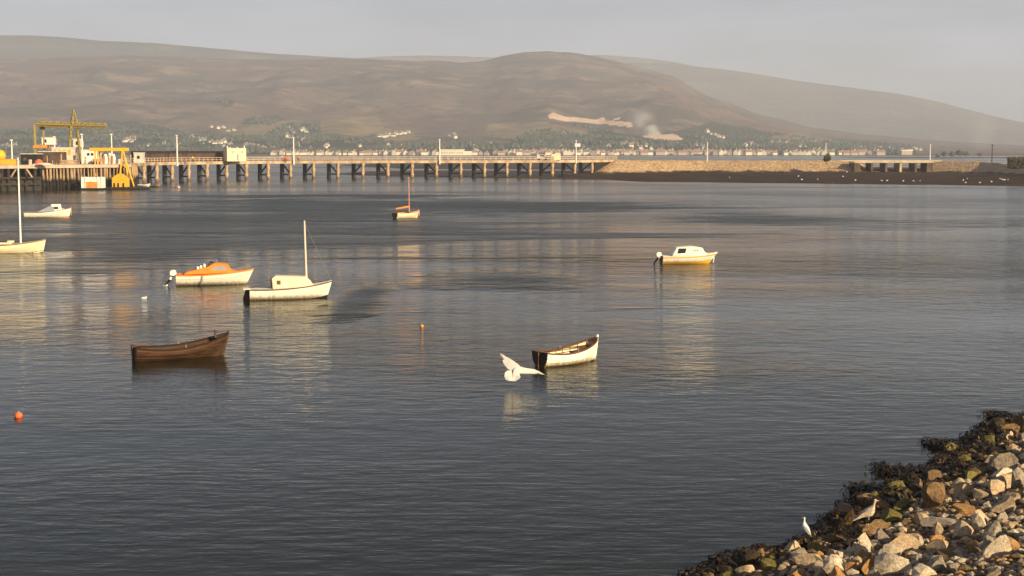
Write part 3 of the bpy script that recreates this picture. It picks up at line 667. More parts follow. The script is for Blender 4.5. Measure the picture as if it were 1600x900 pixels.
# ---- long shed and white block on the pier
def seg_along(pxa, pxb, off):
    def pt(px):
        Y = lerp(PD, px); q = at_y(px, 270, Y); return Vector((q.x, Y, 0)) + off
    return pt(pxa), pt(pxb)
sh = thing('long_shed', 'long dark rusty corrugated shed standing along the back of the pier', 'shed', (0,0,DK))
pts = [seg_along(px, px, BV*.62)[0] for px in (216, 240, 270, 300, 330, 361)]
for a, b in zip(pts, pts[1:]):
    d = b - a; nn = max(1, round(d.length/2.2))
    for k in range(nn):
        c = a.lerp(b, (k+.5)/nn); obj('panel', MB().box(c + Vector((0,0,1.35)), (d.length/nn*.96, .12, 2.6), rz=atan2(d.y, d.x)), M['shed'], sh)
obj('roof', MB().loft([[p + o + Vector((0,0,z)) for o, z in ((-n_*.5,2.55),(-n_*.5,2.72),(BV*.16,3.15),(n_*2.2,2.72),(n_*2.2,2.55))] for p in pts]), M['shedroof'], sh)
obj('back_wall', MB().loft([[p + n_*1.6 + Vector((0,0,.05)), p + n_*1.6 + Vector((0,0,2.6)), p + n_*1.75 + Vector((0,0,2.6)), p + n_*1.75 + Vector((0,0,.05))] for p in pts]), M['shed'], sh)
wbk = at_y(365, 250, 428)
wc = thing('pier_store', 'boxy cream white store building on the pier past the dark shed', 'building', (wbk.x, 430, DK), R(30))
obj('wall', MB().box((0,0,1.95), (6.0,3.4,3.9)), M['cream'], wc, bevel=.04)
obj('roof', MB().box((0,0,3.95), (6.2,3.6,.14)), M['offwhite'], wc)
for x, hh in ((-2.7,.7),(-1.9,.3),(.4,.35),(2.6,.75)): obj('roof_vent', MB().box((x,-1.2,4.0+hh/2), (.35,.3,hh)), M['offwhite'], wc)
obj('window', MB().box((-1.2,-1.73,2.8), (.6,.08,.5)), M['mastred'], wc); obj('window', MB().box((1.8,-1.73,2.8), (.6,.08,.5)), M['mastred'], wc)
obj('door', MB().box((.35,-1.73,1.2), (.5,.08,1.9)), M['bluecover'], wc)
yb = at_y(868, 246, 482)
wc = thing('pier_hut', 'pale yellow hut near the causeway end of the pier', 'hut', (yb.x, 481, DK), R(6))
obj('wall', MB().box((0,0,1.0), (3.2,2,2.0)), M['cream'], wc, bevel=.03); obj('roof', MB().box((0,0,2.05), (3.4,2.2,.12)), M['cream'], wc); obj('door', MB().box((-.6,-1.02,.8), (.7,.06,1.5)), M['offwhite'], wc)
yb = at_y(847, 246, 480)
wc = thing('parked_van', 'small white vehicle with a dark red end parked beside the pale yellow hut', 'van', (yb.x, 480, DK), R(4))
obj('body', MB().prism([(-1.8,.35),(-1.8,1.6),(-1.4,1.9),(.9,1.9),(1.3,1.2),(1.9,1.0),(1.9,.35)], .8, .7), M['offwhite'], wc, bevel=.06)
obj('rear_door', MB().box((1.3,-.84,.9), (.9,.04,.8)), M['mastred'], wc); obj('window', MB().box((0,-.80,1.5), (1.6,.05,.45)), M['glass'], wc)
for x in (-1.1,1.2):
    for y in (-.78,.78): obj('wheel', MB().tube((x,y-.1,.33),(x,y+.1,.33),.33,.33,12), M['black'], wc)
ob = thing('oil_drum', 'round orange float lying on the pier deck near the person in white', 'float', (*at_y(448.5, 248, 446).xy, DK)); obj('drum', MB().ell((0,0,.62), (.8,.6,.62)), M['buoy'], ob, smooth=True); obj('lifting_eye', MB().box((0,0,1.27), (.15,.15,.14)), M['steel'], ob)

# ---- people
def person(px, Y, label, jacket, rz=0, zb=DK):
    me = bpy.data.meshes.new('sk'); 
    vs = [(0,0,.95),(0,0,1.15),(0,0,1.38),(0,0,1.52),(0,.01,1.66),
          (.11,0,.9),(.13,.02,.5),(.14,0,.06),(.14,-.14,.03), (-.11,0,.9),(-.14,-.1,.5),(-.14,-.02,.06),(-.14,-.16,.03),
          (.2,0,1.4),(.27,.02,1.12),(.25,-.12,.9), (-.2,0,1.4),(-.27,.02,1.12),(-.24,-.14,.92)]
    es = [(0,1),(1,2),(2,3),(3,4),(0,5),(5,6),(6,7),(7,8),(0,9),(9,10),(10,11),(11,12),(2,13),(13,14),(14,15),(2,16),(16,17),(17,18)]
    rad = [.17,.17,.19,.065,.12,.11,.08,.055,.05,.11,.08,.055,.05,.08,.06,.045,.08,.06,.045]
    me.from_pydata(vs, es, []); o = bpy.data.objects.new('person_shape', me); COL.objects.link(o)
    sm_ = o.modifiers.new('s', 'SKIN'); 
    for d, r in zip(me.skin_vertices[0].data, rad): d.radius = (r, r)
    me.skin_vertices[0].data[0].use_root = True
    o.modifiers.new('u', 'SUBSURF').levels = 1
    dg = bpy.context.evaluated_depsgraph_get(); m2 = bpy.data.meshes.new_from_object(o.evaluated_get(dg)); bpy.data.objects.remove(o)
    m2.materials.clear()
    for x in (jacket, M['trousers'], M['skin']): m2.materials.append(x)
    for p in m2.polygons: p.material_index = 2 if p.center.z > 1.5 or (p.center.z < .95 and abs(p.center.x) > .21) else (1 if p.center.z < .92 else 0); p.use_smooth = True
    q = at_y(px, 250, Y); t = thing('person', label, 'person', (q.x, Y, zb), rz)
    obj('body', m2, None, t)
    obj('hair', MB().ell((0,.03,1.73), (.115,.12,.10), 10, 6), M['trunk'], t, smooth=True)
    return t
person(301, 409, 'person in a yellow jacket standing on the pier before the dark shed', M['yellow'], .3)
person(440.5, 447, 'person in a white top standing beside the orange float on the pier', M['white'], -.2)
person(467, 449, 'person in a red top standing on the pier just past the lamp post', M['orange'], .5)

# ---- bush, hedge
def leafy(name, label, cat, loc, r, n, leaf, mt, group=None, trunk_h=1.0, squash=1):
    t = thing(name, label, cat, loc, 0, group); g = MB(); q = random.Random(n)
    cl = [(Vector((q.uniform(-.6,.6), q.uniform(-.6,.6), q.uniform(-.6,.6))), q.uniform(.35,.6)) for _ in range(9)]
    for _ in range(n):
        c, cr2 = q.choice(cl); d = Vector((q.gauss(0,1), q.gauss(0,1), q.gauss(0,1))).normalized()
        p = c + d*cr2*(q.random()**.35); p = Vector((p.x*r[0], p.y*r[1], p.z*r[2] + trunk_h + r[2]*.8))
        a = Vector((q.gauss(0,1), q.gauss(0,1), q.gauss(0,1))).normalized()*leaf; b = a.orthogonal().normalized()*leaf*.8
        g.add([p-a, p+b, p+a, p-b], [(0,1,2,3)])
    obj('crown', g, mt, t)
    obj('trunk', MB().tube((0,0,-.3), (0,0,trunk_h + r[2]*.8), .16, .08, 7), M['trunk'], t); return t
leafy('bush', 'round dark bush growing on top of the causeway', 'bush', (*at_y(1292, 252, 508).xy, 4.3), (1.75,1.6,2.0), 1500, .2, M['foliage2'], trunk_h=.3)
hd = thing('hedge', 'long olive green hedge at the right edge beyond the causeway', 'hedge', (*at_y(1655, 262, 440).xy, 3.4))
g = MB(); q = random.Random(5)
for _ in range(5200):
    p = Vector((q.uniform(-16,14), q.uniform(-1.2,1.2), q.uniform(0,3.4 + .35*sin(_))));  a = Vector((q.gauss(0,1), q.gauss(0,1), q.gauss(0,1))).normalized()*.3; b = a.orthogonal().normalized()*.26
    g.add([p-a, p+b, p+a, p-b], [(0,1,2,3)])
obj('foliage', g, M['foliage2'], hd)

# ================================================================== BOATS
def hull_fn(L, B, zs, zm, zb, tr=.78, draft=.22, rake=.35, full=2.6):
    def f(t, v, off=0.0, side=1):
        bt = tr + (1-tr)*sin(pi/2*min(t/.42, 1)) if t < .42 else max(0.0, 1 - ((t-.42)/.58)**2.4)**.72
        b = max(B/2*bt, .015); z1s = zs*(1-t)*(1-2*t) + zm*4*t*(1-t) + zb*t*(2*t-1)
        zk = -draft*(1 - max(0, (t-.6)/.4)**3*.6)
        q = full + (1.15 - full)*sm((t-.35)/.65)
        y = b*(1 - (1-v)**q) + off; z = zk + (z1s - zk)*v
        x = -L/2 + L*t - rake*(1-v)*sm((t-.6)/.4)
        return Vector((x, side*y, z))
    return f
def build_hull(root, f, mt, inner, th=.05, strakes=0, N=18, floor=.30, open_=True, boot=None, gun=None, transom=None):
    # outer skin
    for s, nm in ((1,'port'),(-1,'starboard')):
        pass
    rows = []
    if strakes:
        for k in range(strakes): rows += [(k/strakes, .034), ((k+1)/strakes - .0001, .0)]
    else: rows = [(k/8, 0) for k in range(9)]
    g = MB()
    for s in (1, -1):
        rings = [[f(i/N, v, o if 0 < v else 0, s) for v, o in rows] for i in range(N+1)]
        g.loft(rings, False, False)
    obj('hull', g, mt, root, smooth=True)
    if boot:
        g = MB()
        for s in (1, -1): g.loft([[f(i/N, v, .012, s) for v in [boot[1]*q/8 + .01 for q in range(9)]] for i in range(N+1)], False, False)
        obj('boot_stripe', g, boot[0], root, smooth=True)
    if open_:
        g = MB()
        for s in (1, -1): g.loft([[f(i/N, v, -th, s) if f(i/N, v).y > th else Vector((f(i/N, v).x, 0, f(i/N, v).z)) for v in (floor, .5, .75, 1.0)] for i in range(N+1)], False, False)
        obj('inner_planking', g, inner, root, smooth=True)
        g = MB(); g.loft([[f(i/N, floor, -th*.5, 1), f(i/N, floor, -th*.5, -1)] for i in range(N+1)], False, False); obj('bottom_boards', g, inner, root)
    # gunwale
    for s in (1, -1):
        rings = []
        for i in range(N+1):
            p = f(i/N, 1.0, 0, s); a = s*.025; rings.append([p + Vector((0, a, -.045)), p + Vector((0, a, .02)), p + Vector((0, -s*(th+.02), .02)), p + Vector((0, -s*(th+.02), -.045))])
        obj('gunwale', MB().loft(rings), gun or mt, root)
    vs = [.0,.15,.3,.45,.6,.8,1.0]; pts = [f(0, v, -.002, 1) for v in vs] + [f(0, v, -.002, -1) for v in reversed(vs)]
    pts[0].y = 0; pts.pop(); n = len(pts)
    g = MB(); g.add([p + Vector((-.02,0,0)) for p in pts] + [p + Vector((.05,0,0)) for p in pts], [tuple(range(n)), tuple(reversed(range(n, 2*n)))] + [(i, (i+1) % n, (i+1) % n + n, i + n) for i in range(n)])
    obj('transom', g, transom or mt, root)
def deck_mesh(f, t0, t1, N=14, crown=.05, inset=.03):
    g = MB(); R_ = []
    for i in range(N+1):
        t = t0 + (t1-t0)*i/N; a = f(t, 1.0, -inset, 1); b = Vector((a.x, -a.y, a.z)); w = max(0, a.y)
        R_.append([Vector((a.x, w*u, a.z - .01 + crown*(1-u*u))) for u in (1,.6,.2,-.2,-.6,-1)])
    return g.loft(R_, False, False)
def outboard(root, x, z, col, tilt=.5, s=1.0):
    t = obj('outboard_motor', MB().prism([(x-.42*s,z+.05),(x-.45*s,z+.3*s),(x-.3*s,z+.42*s),(x-.05*s,z+.38*s),(x,z+.1*s),(x-.1*s,z)], .15*s, .12*s), col, root, bevel=.03)
    obj('shaft', MB().tube((x-.2*s,0,z+.05), (x-.2*s-tilt*.9*s,0,z-.55*s), .07*s, .06*s, 8), M['black'], t)
    obj('propeller', MB().ell((x-.2*s-tilt*.9*s,0,z-.62*s), (.1*s,.04*s,.14*s)), col, t)
    return t
def boat_at(px, py, heading, name, label, cat='boat'):
    p = at(px, py, 0); return thing(name, label, cat, (p.x, p.y, 0), R(heading))
def cleat_ring(root, f, t, col=None):
    p = f(t, 1.0); obj('rowlock', MB().tube((p.x,p.y-.03,p.z), (p.x,p.y-.03,p.z+.12), .02, .03, 6), col or M['steel'], root)
    obj('rowlock', MB().tube((p.x,-p.y+.03,p.z), (p.x,-p.y+.03,p.z+.12), .02, .03, 6), col or M['steel'], root)
def ribs(root, f, n=9, th=.05):
    for k in range(n):
        t = .08 + .8*k/(n-1)
        for s in (1,-1):
            g = MB(); P_ = [f(t, v, -th-.012, s) for v in (.3,.45,.6,.8,.97)]
            for a, b in zip(P_, P_[1:]): g.tube(a, b, .018, .018, 4)
            obj('rib', g, M['wood'], root)
def thwart(root, f, t, v=.72, m=None):
    a = f(t, v, -.05); obj('thwart', MB().box((a.x,0,a.z), (.2, 2*a.y, .035)), m or M['wood'], root)
def mooring(root, x, z, dx, dz=-1.2):
    return
    g = MB(); a = Vector((x,0,z)); prev = a
    for k in range(1, 7):
        u = k/6; p = Vector((x + dx*u, 0, z*(1-u)**1.4 - .1*u)); g.tube(prev, p, .012, .012, 4); prev = p
    obj('mooring_rope', g, M['rope'], root)

M['oldwood'] = mat('weathered_varnish', (.014,.008,.005), .65, .3, 3.2, .01, 30, color2=(.095,.040,.015), stretch=(.35,1,4))
# brown rowing boat
b = boat_at(285, 558.5, 27, 'rowing_boat', 'brown varnished clinker rowing boat floating at the left with no one aboard')
f = hull_fn(4.15, 1.42, .60, .50, .98, .80, .22, .30, 2.4)
build_hull(b, f, M['oldwood'], M['oldwood'], strakes=7, gun=M['pilewood'], transom=M['darkwood'], boot=(M['darkwood'], .42))
for v in (.62,.86):
    for s in (1,-1): obj('lap_shade_band', MB().loft([[f(i/18, v-.025, .05, s), f(i/18, v+.025, .05, s), f(i/18, v+.025, .0, s), f(i/18, v-.025, .0, s)] for i in range(19)]), M['darkwood'] if v < .8 else M['wood'], b)  # bands added along the planking; the dark pair stands in for lap shadow
ribs(b, f); 
for t in (.12,.38,.62): thwart(b, f, t)
obj('foredeck', deck_mesh(f, .86, 1.0, 6, .02), M['wood'], b)
obj('stem_post', MB().loft([[(f(1,v).x+dx, dy, f(1,v).z+(.1 if v == 1 else 0)) for dx, dy in ((-.05,-.035),(.05,-.035),(.05,.035),(-.05,.035))] for v in (0,.3,.6,1)]), M['darkwood'], b)
obj('rudder', MB().box((-2.14,0,.22), (.06,.1,.85)), M['wood'], b, label='paler upright rudder board on the dark transom'); obj('tiller', MB().tube((-2.12,0,.62), (-1.5,.05,.68), .025, .02, 6), M['wood'], b)
obj('samson_post', MB().box((1.48,0,.95), (.08,.08,.35)), M['darkwood'], b); cleat_ring(b, f, .5)
mooring(b, 2.0, .8, 1.3)
# white rowing dinghy
b = boat_at(889, 567.5, 37, 'rowing_dinghy', 'small white dinghy with dark transom beside the flying gull')
f = hull_fn(3.15, 1.30, .62, .56, 1.0, .80, .2, .18, 2.7)
build_hull(b, f, M['hull_white'], M['cream'], strakes=6, gun=M['wood'], transom=M['darkwood'], boot=(M['darkwood'], .235))  # transom darker than the hull: its shaded side put into the colour
ribs(b, f, 8)
for t in (.1,.42,.68): thwart(b, f, t)
obj('rudder', MB().box((-1.66,0,.2), (.06,.08,.8)), M['wood'], b)
obj('stem_post', MB().loft([[(f(1,v).x+dx, dy, f(1,v).z+(.1 if v == 1 else 0)) for dx, dy in ((-.05,-.035),(.05,-.035),(.05,.035),(-.05,.035))] for v in (0,.3,.6,1)]), M['hull_white'], b)
obj('foredeck', deck_mesh(f, .9, 1.0, 5, .02), M['darkwood'], b)
for y in (.12,-.2):
    obj('oar', MB().tube((-1.2,y,.62), (1.0,y+.05,.66), .022, .022, 6).box((1.15,y+.05,.66), (.4,.12,.02)), M['wood'], b)
cleat_ring(b, f, .5); mooring(b, 1.5, .8, 1.2)
# white sailing boat with tent-like cabin
b = boat_at(455, 466.5, 14, 'sailing_boat', 'white sailing boat with a boxy canvas cabin and one bare pinkish mast', 'sailing boat')
f = hull_fn(5.0, 1.75, .66, .70, 1.03, .80, .3, .35, 3.0)
build_hull(b, f, M['hull_white'], M['cream'], open_=False, gun=M['wood'], boot=(M['black'], .26))
obj('deck', deck_mesh(f, .0, 1.0, 16, .05), M['hull_white'], b)
obj('cabin', MB().prism([(-1.15,.66),(-1.2,1.3),(-.95,1.45),(.9,1.36),(1.15,1.1),(1.35,.78)], .62, .48), M['canvas'], b, bevel=.05)
for s in (-1,1): obj('window', MB().box((-.78,s*.565,1.05), (.22,.03,.24)), M['wood'], b)
obj('cabin_door', MB().box((-1.2,.0,.98), (.04,.5,.5)), M['wood'], b)
obj('mast', MB().tube((.95,0,.6), (.86,0,4.75), .075, .055, 10), M['mastw'], b, smooth=True)
obj('stay', MB().tube((.88,0,4.6), (2.45,0,1.05), .008, .008, 4), M['steel'], b)
obj('rudder', MB().prism([(-2.85,-.2),(-2.9,.1),(-2.72,.62),(-2.55,.62),(-2.5,-.2)], .03), M['wood'], b)
obj('sternpost', MB().box((-2.56,0,.25), (.08,.1,.95)), M['darkwood'], b); obj('tiller', MB().tube((-2.7,0,.66), (-1.9,0,.82), .03, .02, 6), M['wood'], b)
obj('bumpkin', MB().box((-2.68,0,.68), (.42,.9,.06)), M['hull_white'], b)
mooring(b, 2.45, .9, 1.2)
# orange and white cruiser
b = boat_at(337, 444.5, 11, 'motor_cruiser', 'white hulled cabin cruiser with bright orange deck and cabin', 'motor boat')
f = hull_fn(5.1, 1.9, .72, .76, 1.02, .86, .28, .55, 2.6)
build_hull(b, f, M['hull_white'], M['orange'], open_=False, gun=M['orange'])
obj('rubbing_band', MB().loft([[f(i/16, v, .02, -1) for v in (.72,.76)] for i in range(17)], False, False).loft([[f(i/16, v, .02, 1) for v in (.72,.76)] for i in range(17)], False, False), M['cream'], b)
obj('deck', deck_mesh(f, 0, 1, 16, .05), M['orange'], b)
cab = obj('cabin', MB().prism([(-2.1,.74),(-1.9,.92),(-.55,1.22),(-.1,1.48),(.75,1.42),(1.05,1.0),(1.45,.92),(1.6,.84)], .72, .5), M['orange'], b, bevel=.04)
for s in (-1,1): obj('window', MB().add([(-.25,s*.635,1.05),(.75,s*.645,1.0),(.65,s*.585,1.24),(-.1,s*.585,1.26)], [(0,1,2,3)]), M['bluecover'], b)
obj('windscreen', MB().prism([(-.5,1.25),(-.35,1.62),(-.25,1.62),(.05,1.45),(-.05,1.40),(-.3,1.50)], .42, .34), M['glass'], b)
for x, z in ((-1.15,1.0),(-.95,1.08),(-.72,1.18)): obj('rolled_cover', MB().ell((x,-.3,z+.12), (.1,.16,.16)), M['white'], b, smooth=True)
obj('grab_rail', MB().tube((.1,-.5,1.47), (.1,-.5,1.75), .015, .015, 5), M['steel'], b); obj('aerial', MB().tube((.78,0,1.4), (.68,0,1.95), .012, .008, 5), M['black'], b)
outboard(b, -2.55, .62, M['white'], .55, 1.0); o2 = outboard(b, -2.75, .35, M['white'], .9, .6); o2.location.y = -.3
obj('bow_rail', MB().tube((1.5,-.5,1.1), (2.35,-.1,1.2), .015, .015, 5).tube((1.5,.5,1.1), (2.35,.1,1.2), .015, .015, 5), M['steel'], b)
mooring(b, 2.5, .8, 1.3)
# cuddy cruiser
b = boat_at(1077, 411.5, 5, 'cuddy_cruiser', 'white and yellow cuddy cruiser moored alone right of centre', 'motor boat')
f = hull_fn(4.55, 1.8, .62, .66, .86, .86, .26, .75, 2.4)
build_hull(b, f, M['hull_white'], M['cream'], open_=False, gun=M['hull_white'], boot=(M['yellow'], .48), transom=M['black'])
obj('stripe', MB().loft([[f(i/16, v, .02, -1) for v in (.84,.93)] for i in range(17)], False, False).loft([[f(i/16, v, .02, 1) for v in (.84,.93)] for i in range(17)], False, False), M['yellow'], b)
obj('deck', deck_mesh(f, 0, 1, 16, .06), M['hull_white'], b)
obj('cabin', MB().prism([(-1.55,.66),(-1.15,1.32),(.1,1.40),(.95,1.28),(1.1,.98),(1.35,.80),(1.5,.7)], .74, .52), M['hull_white'], b, bevel=.05)
for s in (-1,1):
    obj('window', MB().add([(-1.12,s*.70,.84),(-.48,s*.70,.88),(-.35,s*.58,1.24),(-1.0,s*.58,1.24)], [(0,1,2,3)]), M['glass'], b)
    obj('window', MB().add([(.12,s*.66,1.0),(.6,s*.66,1.04),(.64,s*.635,1.13),(.16,s*.635,1.10)], [(0,1,2,3)]), M['mastred'], b)
obj('windscreen', MB().prism([(1.0,1.22),(1.04,1.22),(1.20,.95),(1.14,.93)], .5, .5), M['glass'], b)
outboard(b, -2.25, .52, M['white'], .5, 1.0); obj('swim_step', MB().box((-2.42,0,.5), (.35,1.0,.06)), M['cream'], b)
obj('anchor', MB().tube((2.0,0,.5), (1.95,0,.05), .05, .04, 6), M['white'], b); mooring(b, 2.2, .7, 1.2)
# little red-masted boat
b = boat_at(636, 340.5, 36, 'sailing_dinghy', 'small yellow and dark red dinghy with orange boom and thin mast near pier', 'sailing dinghy')
f = hull_fn(3.8, 1.7, .75, .7, .95, .85, .25, .3, 2.8)
build_hull(b, f, M['cream'], M['wood'], strakes=0, gun=M['mastred'], transom=M['wood'])
obj('foredeck', deck_mesh(f, .55, 1.0, 8, .1), M['mastred'], b); thwart(b, f, .2); thwart(b, f, .4)
obj('mast', MB().tube((.35,0,.3), (.3,0,5.5), .075, .05, 8), M['mastred'], b, smooth=True)
obj('boom', MB().tube((.3,0,1.5), (-1.7,.1,1.25), .15, .11, 8), M['orange'], b, smooth=True); obj('boom_crutch', MB().tube((-1.5,.1,.5), (-1.55,.1,1.2), .03, .03, 5), M['wood'], b)
obj('stay', MB().tube((.3,0,5.3), (1.85,0,.95), .01, .01, 4), M['steel'], b); obj('stem_post', MB().box((1.9,0,.62), (.1,.1,.8)), M['mastred'], b)
# white launch at far left
b = boat_at(76, 340.5, 5, 'motor_launch', 'white motor launch with a small wheelhouse and blue grey cover near the wharf', 'motor boat')
f = hull_fn(6.0, 2.0, .78, .85, 1.35, .8, .3, .35, 2.8)
build_hull(b, f, M['hull_white'], M['cream'], open_=False, gun=M['wood'], boot=(M['mastred'], .28)); obj('deck', deck_mesh(f, 0, 1, 16, .04), M['hull_white'], b)
obj('cover', MB().prism([(-1.4,.8),(.2,1.55),(.75,1.75),(.95,.85)], .75, .5), M['bluecover'], b, bevel=.04)
wh2 = obj('wheelhouse', MB().prism([(.45,1.75),(.95,.9),(2.1,1.0),(2.0,1.2),(1.6,1.28),(1.55,1.78),(1.5,1.85),(.5,1.85)], .62, .52), M['white'], b, bevel=.03)
obj('window', MB().box((1.15,-.6,1.35), (.55,.06,.3)), M['glass'], b); obj('window', MB().box((1.15,.6,1.35), (.55,.06,.3)), M['glass'], b)
obj('stem_post', MB().box((2.98,0,.9), (.08,.08,1.1)), M['mastred'], b)
# yacht cut by left edge
b = boat_at(8, 395, 9, 'day_sailer', 'cream open sailing boat with a tall yellow mast cut by the left edge', 'sailing boat')
f = hull_fn(7.0, 2.1, .8, .72, 1.15, .7, .35, .3, 2.8)
build_hull(b, f, M['cream'], M['wood'], open_=False, strakes=6, gun=M['wood'], boot=(M['darkwood'], .27)); obj('deck', deck_mesh(f, 0, 1, 16, .05), M['cream'], b)
obj('coaming', MB().box((-.6,0,.86), (2.4,1.1,.16)), M['cream'], b, bevel=.03); obj('seat_cover', MB().box((.5,0,.98), (.5,.8,.2)), M['canvas'], b, bevel=.04); obj('cockpit_well', MB().box((-.6,0,.93), (2.1,.85,.06)), M['darkwood'], b)
zt = at_y(33, 246, at(8,395).y).z
obj('mast', MB().tube((1.35,0,.6), (1.35,0,zt*.72), .085, .075, 10).use(M['white']).tube((1.35,0,zt*.72), (1.35,0,zt), .075, .05, 10), M['masty'], b, smooth=True).data.materials.append(M['white'])
mm_ = b.children[-1].data
mm_.materials.clear(); mm_.materials.append(M['masty']); mm_.materials.append(M['white'])
for p in mm_.polygons: p.material_index = 1 if p.center.z > zt*.72 else 0
obj('samson_post', MB().box((.3,0,1.15), (.08,.08,.3)), M['wood'], b)
# two small craft by the pontoon
b = boat_at(226, 291.5, -14, 'tender', 'white dinghy tied at the foot of the first pier piles', 'dinghy'); f = hull_fn(3.3, 1.4, .55, .5, .75, .85, .15, .3)
build_hull(b, f, M['white'], M['cream'], gun=M['white']); thwart(b, f, .4)
b = boat_at(243, 292.5, -38, 'skiff', 'tan wooden skiff angled beside the white dinghy near the pier piles', 'skiff'); f = hull_fn(3.6, 1.2, .45, .4, .7, .8, .15, .3)
build_hull(b, f, M['lightwood'], M['wood'], gun=M['lightwood']); thwart(b, f, .4)

# ---- buoys
def buoy(px, py, r, mt, label):
    p = at(px, py, 0); t = thing('mooring_buoy', label, 'buoy', (p.x, p.y, 0), random.random()*6, 'mooring buoys')
    obj('float', MB().ell((0,0,r*.45), (r,r,r*.95), 16, 10), mt, t, smooth=True); obj('ring', MB().tube((0,0,r*1.3), (0,0,r*1.62), r*.18, r*.14, 8), M['steel'], t)
buoy(29, 652, .135, M['buoy'], 'orange mooring buoy floating alone at the lower left')
buoy(659, 511, .10, M['amber'], 'orange mooring buoy floating in the middle of the harbour')
buoy(279, 294, .42, M['pinkbuoy'], 'faded pink buoy among the first pier piles')
def bob(px, py, label):
    p = at(px, py, 0); t = thing('floating_gull', label, 'gull', (p.x, p.y, 0), 1.0, 'gulls')
    obj('body', MB().ell((0,0,.02), (.22,.1,.07)), M['gullwhite'], t, smooth=True); obj('head', MB().ell((.19,0,.07), (.045,.04,.04)), M['gullwhite'], t, smooth=True)
bob(225, 466, 'tiny white gull floating left of the orange cruiser')

# ---- gulls
def gull(name, label, loc, rz, white, wing, s=1.0, group=None, pitch=30):
    cp, sp_ = cos(R(pitch)), sin(R(pitch))
    def ro(x, z): return (x*cp - (z-.25)*sp_*.6, .25 + x*sp_ + (z-.25)*(1 - (1-cp)*.5))
    t = thing(name, label, 'gull', loc, rz, group); t.scale = (s,)*3
    # one body surface from tail to bill: x forward
    ax = [(-.27,.235,.012,.010),(-.20,.25,.035,.022),(-.12,.265,.065,.055),(-.03,.27,.085,.085),(.06,.275,.085,.09),(.12,.31,.065,.07),(.15,.36,.045,.048),(.165,.41,.038,.038),(.185,.445,.040,.038),(.205,.455,.034,.030),(.225,.452,.018,.016)]
    obj('body', MB().loft([[(ro(x, z)[0] - rz_*1.12*sin(a*pi/6)*sp_, 1.15*ry*cos(a*pi/6), ro(x, z)[1] + rz_*1.15*sin(a*pi/6)*cp) for a in range(12)] for x, z, ry, rz_ in ax]), white, t, smooth=True)
    for sd in (1,-1):
        g = MB(); pr = [(.10,.30),(.0,.335),(-.12,.315),(-.24,.265),(-.36,.235),(-.30,.225),(-.12,.235),(.04,.255)]
        pr = [ro(x, z) for x, z in pr]; g.add([(x, sd*(.104 - .16*max(0,-x-.1)), z) for x, z in pr] + [(x, sd*(.070 - .12*max(0,-x-.1)), z) for x, z in pr], [tuple(range(8)), tuple(reversed(range(8,16)))] + [(i,(i+1)%8,(i+1)%8+8,i+8) for i in range(8)])
        obj('wing', g, wing, t, smooth=True)
        obj('leg', MB().tube((0,sd*.035,0), (.01,sd*.035,.2), .008, .011, 6).box((.025,sd*.035,.006), (.07,.05,.012)), M['gleg'], t)
        obj('eye', MB().ell((ro(.20,.462)[0],sd*.038,ro(.20,.462)[1]), (.006,.005,.006), 6, 4), M['black'], t)
    bk = ro(.215,.452); obj('beak', MB().tube((bk[0],0,bk[1]), (bk[0]+.065,0,bk[1]-.012), .016, .005, 6), M['beak'], t)
    return t

# ================================================================== NEAR SHORE
SH = [(-80,-80),(-19,0),(-7.5,15.2),(*at(985,960).xy,),(*at(1075,897).xy,),(*at(1150,866).xy,),(*at(1225,858).xy,),(*at(1262,838).xy,),(*at(1318,792).xy,),(*at(1372,765).xy,),(*at(1440,745).xy,),
      (*at(1478,705).xy,),(*at(1535,668).xy,),(*at(1602,652).xy,),(24,57),(42,80),(90,120),(200,190)]
def sdist(x, y):
    best = 1e9; sg_ = 1
    for (ax_, ay), (bx, by) in zip(SH, SH[1:]):
        dx, dy = bx-ax_, by-ay; t = max(0, min(1, ((x-ax_)*dx + (y-ay)*dy)/(dx*dx+dy*dy))); ex, ey = x-ax_-t*dx, y-ay-t*dy
        d = ex*ex + ey*ey
        if d < best - 1e-9: best = d; sg_ = 1 if dx*ey - dy*ex < 0 else -1
    return sqrt(best)*sg_
def shore_z(x, y, s=None):
    s = sdist(x, y) if s is None else s
    b = lerp([(-8,-1.6),(-1,-.2),(0,0),(3,.62),(6,1.35),(9,2.1),(15.5,3.9),(26,6.6),(30,7.0),(60,7.0)], s)
    return b + (.10*fbm(x/1.3, y/1.3, 2, 4) if s < 15 else 0)*(1 if s > -.5 else .4)
sb = MB(); nx, ny = 190, 200; x0, x1, y0, y1 = -40, 70, -30, 100
sb.add([(x0+(x1-x0)*i/nx, y0+(y1-y0)*j/ny, shore_z(x0+(x1-x0)*i/nx, y0+(y1-y0)*j/ny)) for j in range(ny+1) for i in range(nx+1)],
       [(j*(nx+1)+i, j*(nx+1)+i+1, (j+1)*(nx+1)+i+1, (j+1)*(nx+1)+i) for j in range(ny) for i in range(nx)])
shore = structure('shore', sb, mat('wet_shingle_ground', (.075,.05,.03), .85, .5, 2.5, .06, 14, color2=(.20,.14,.085)), 'steep stony shore at the lower right corner')

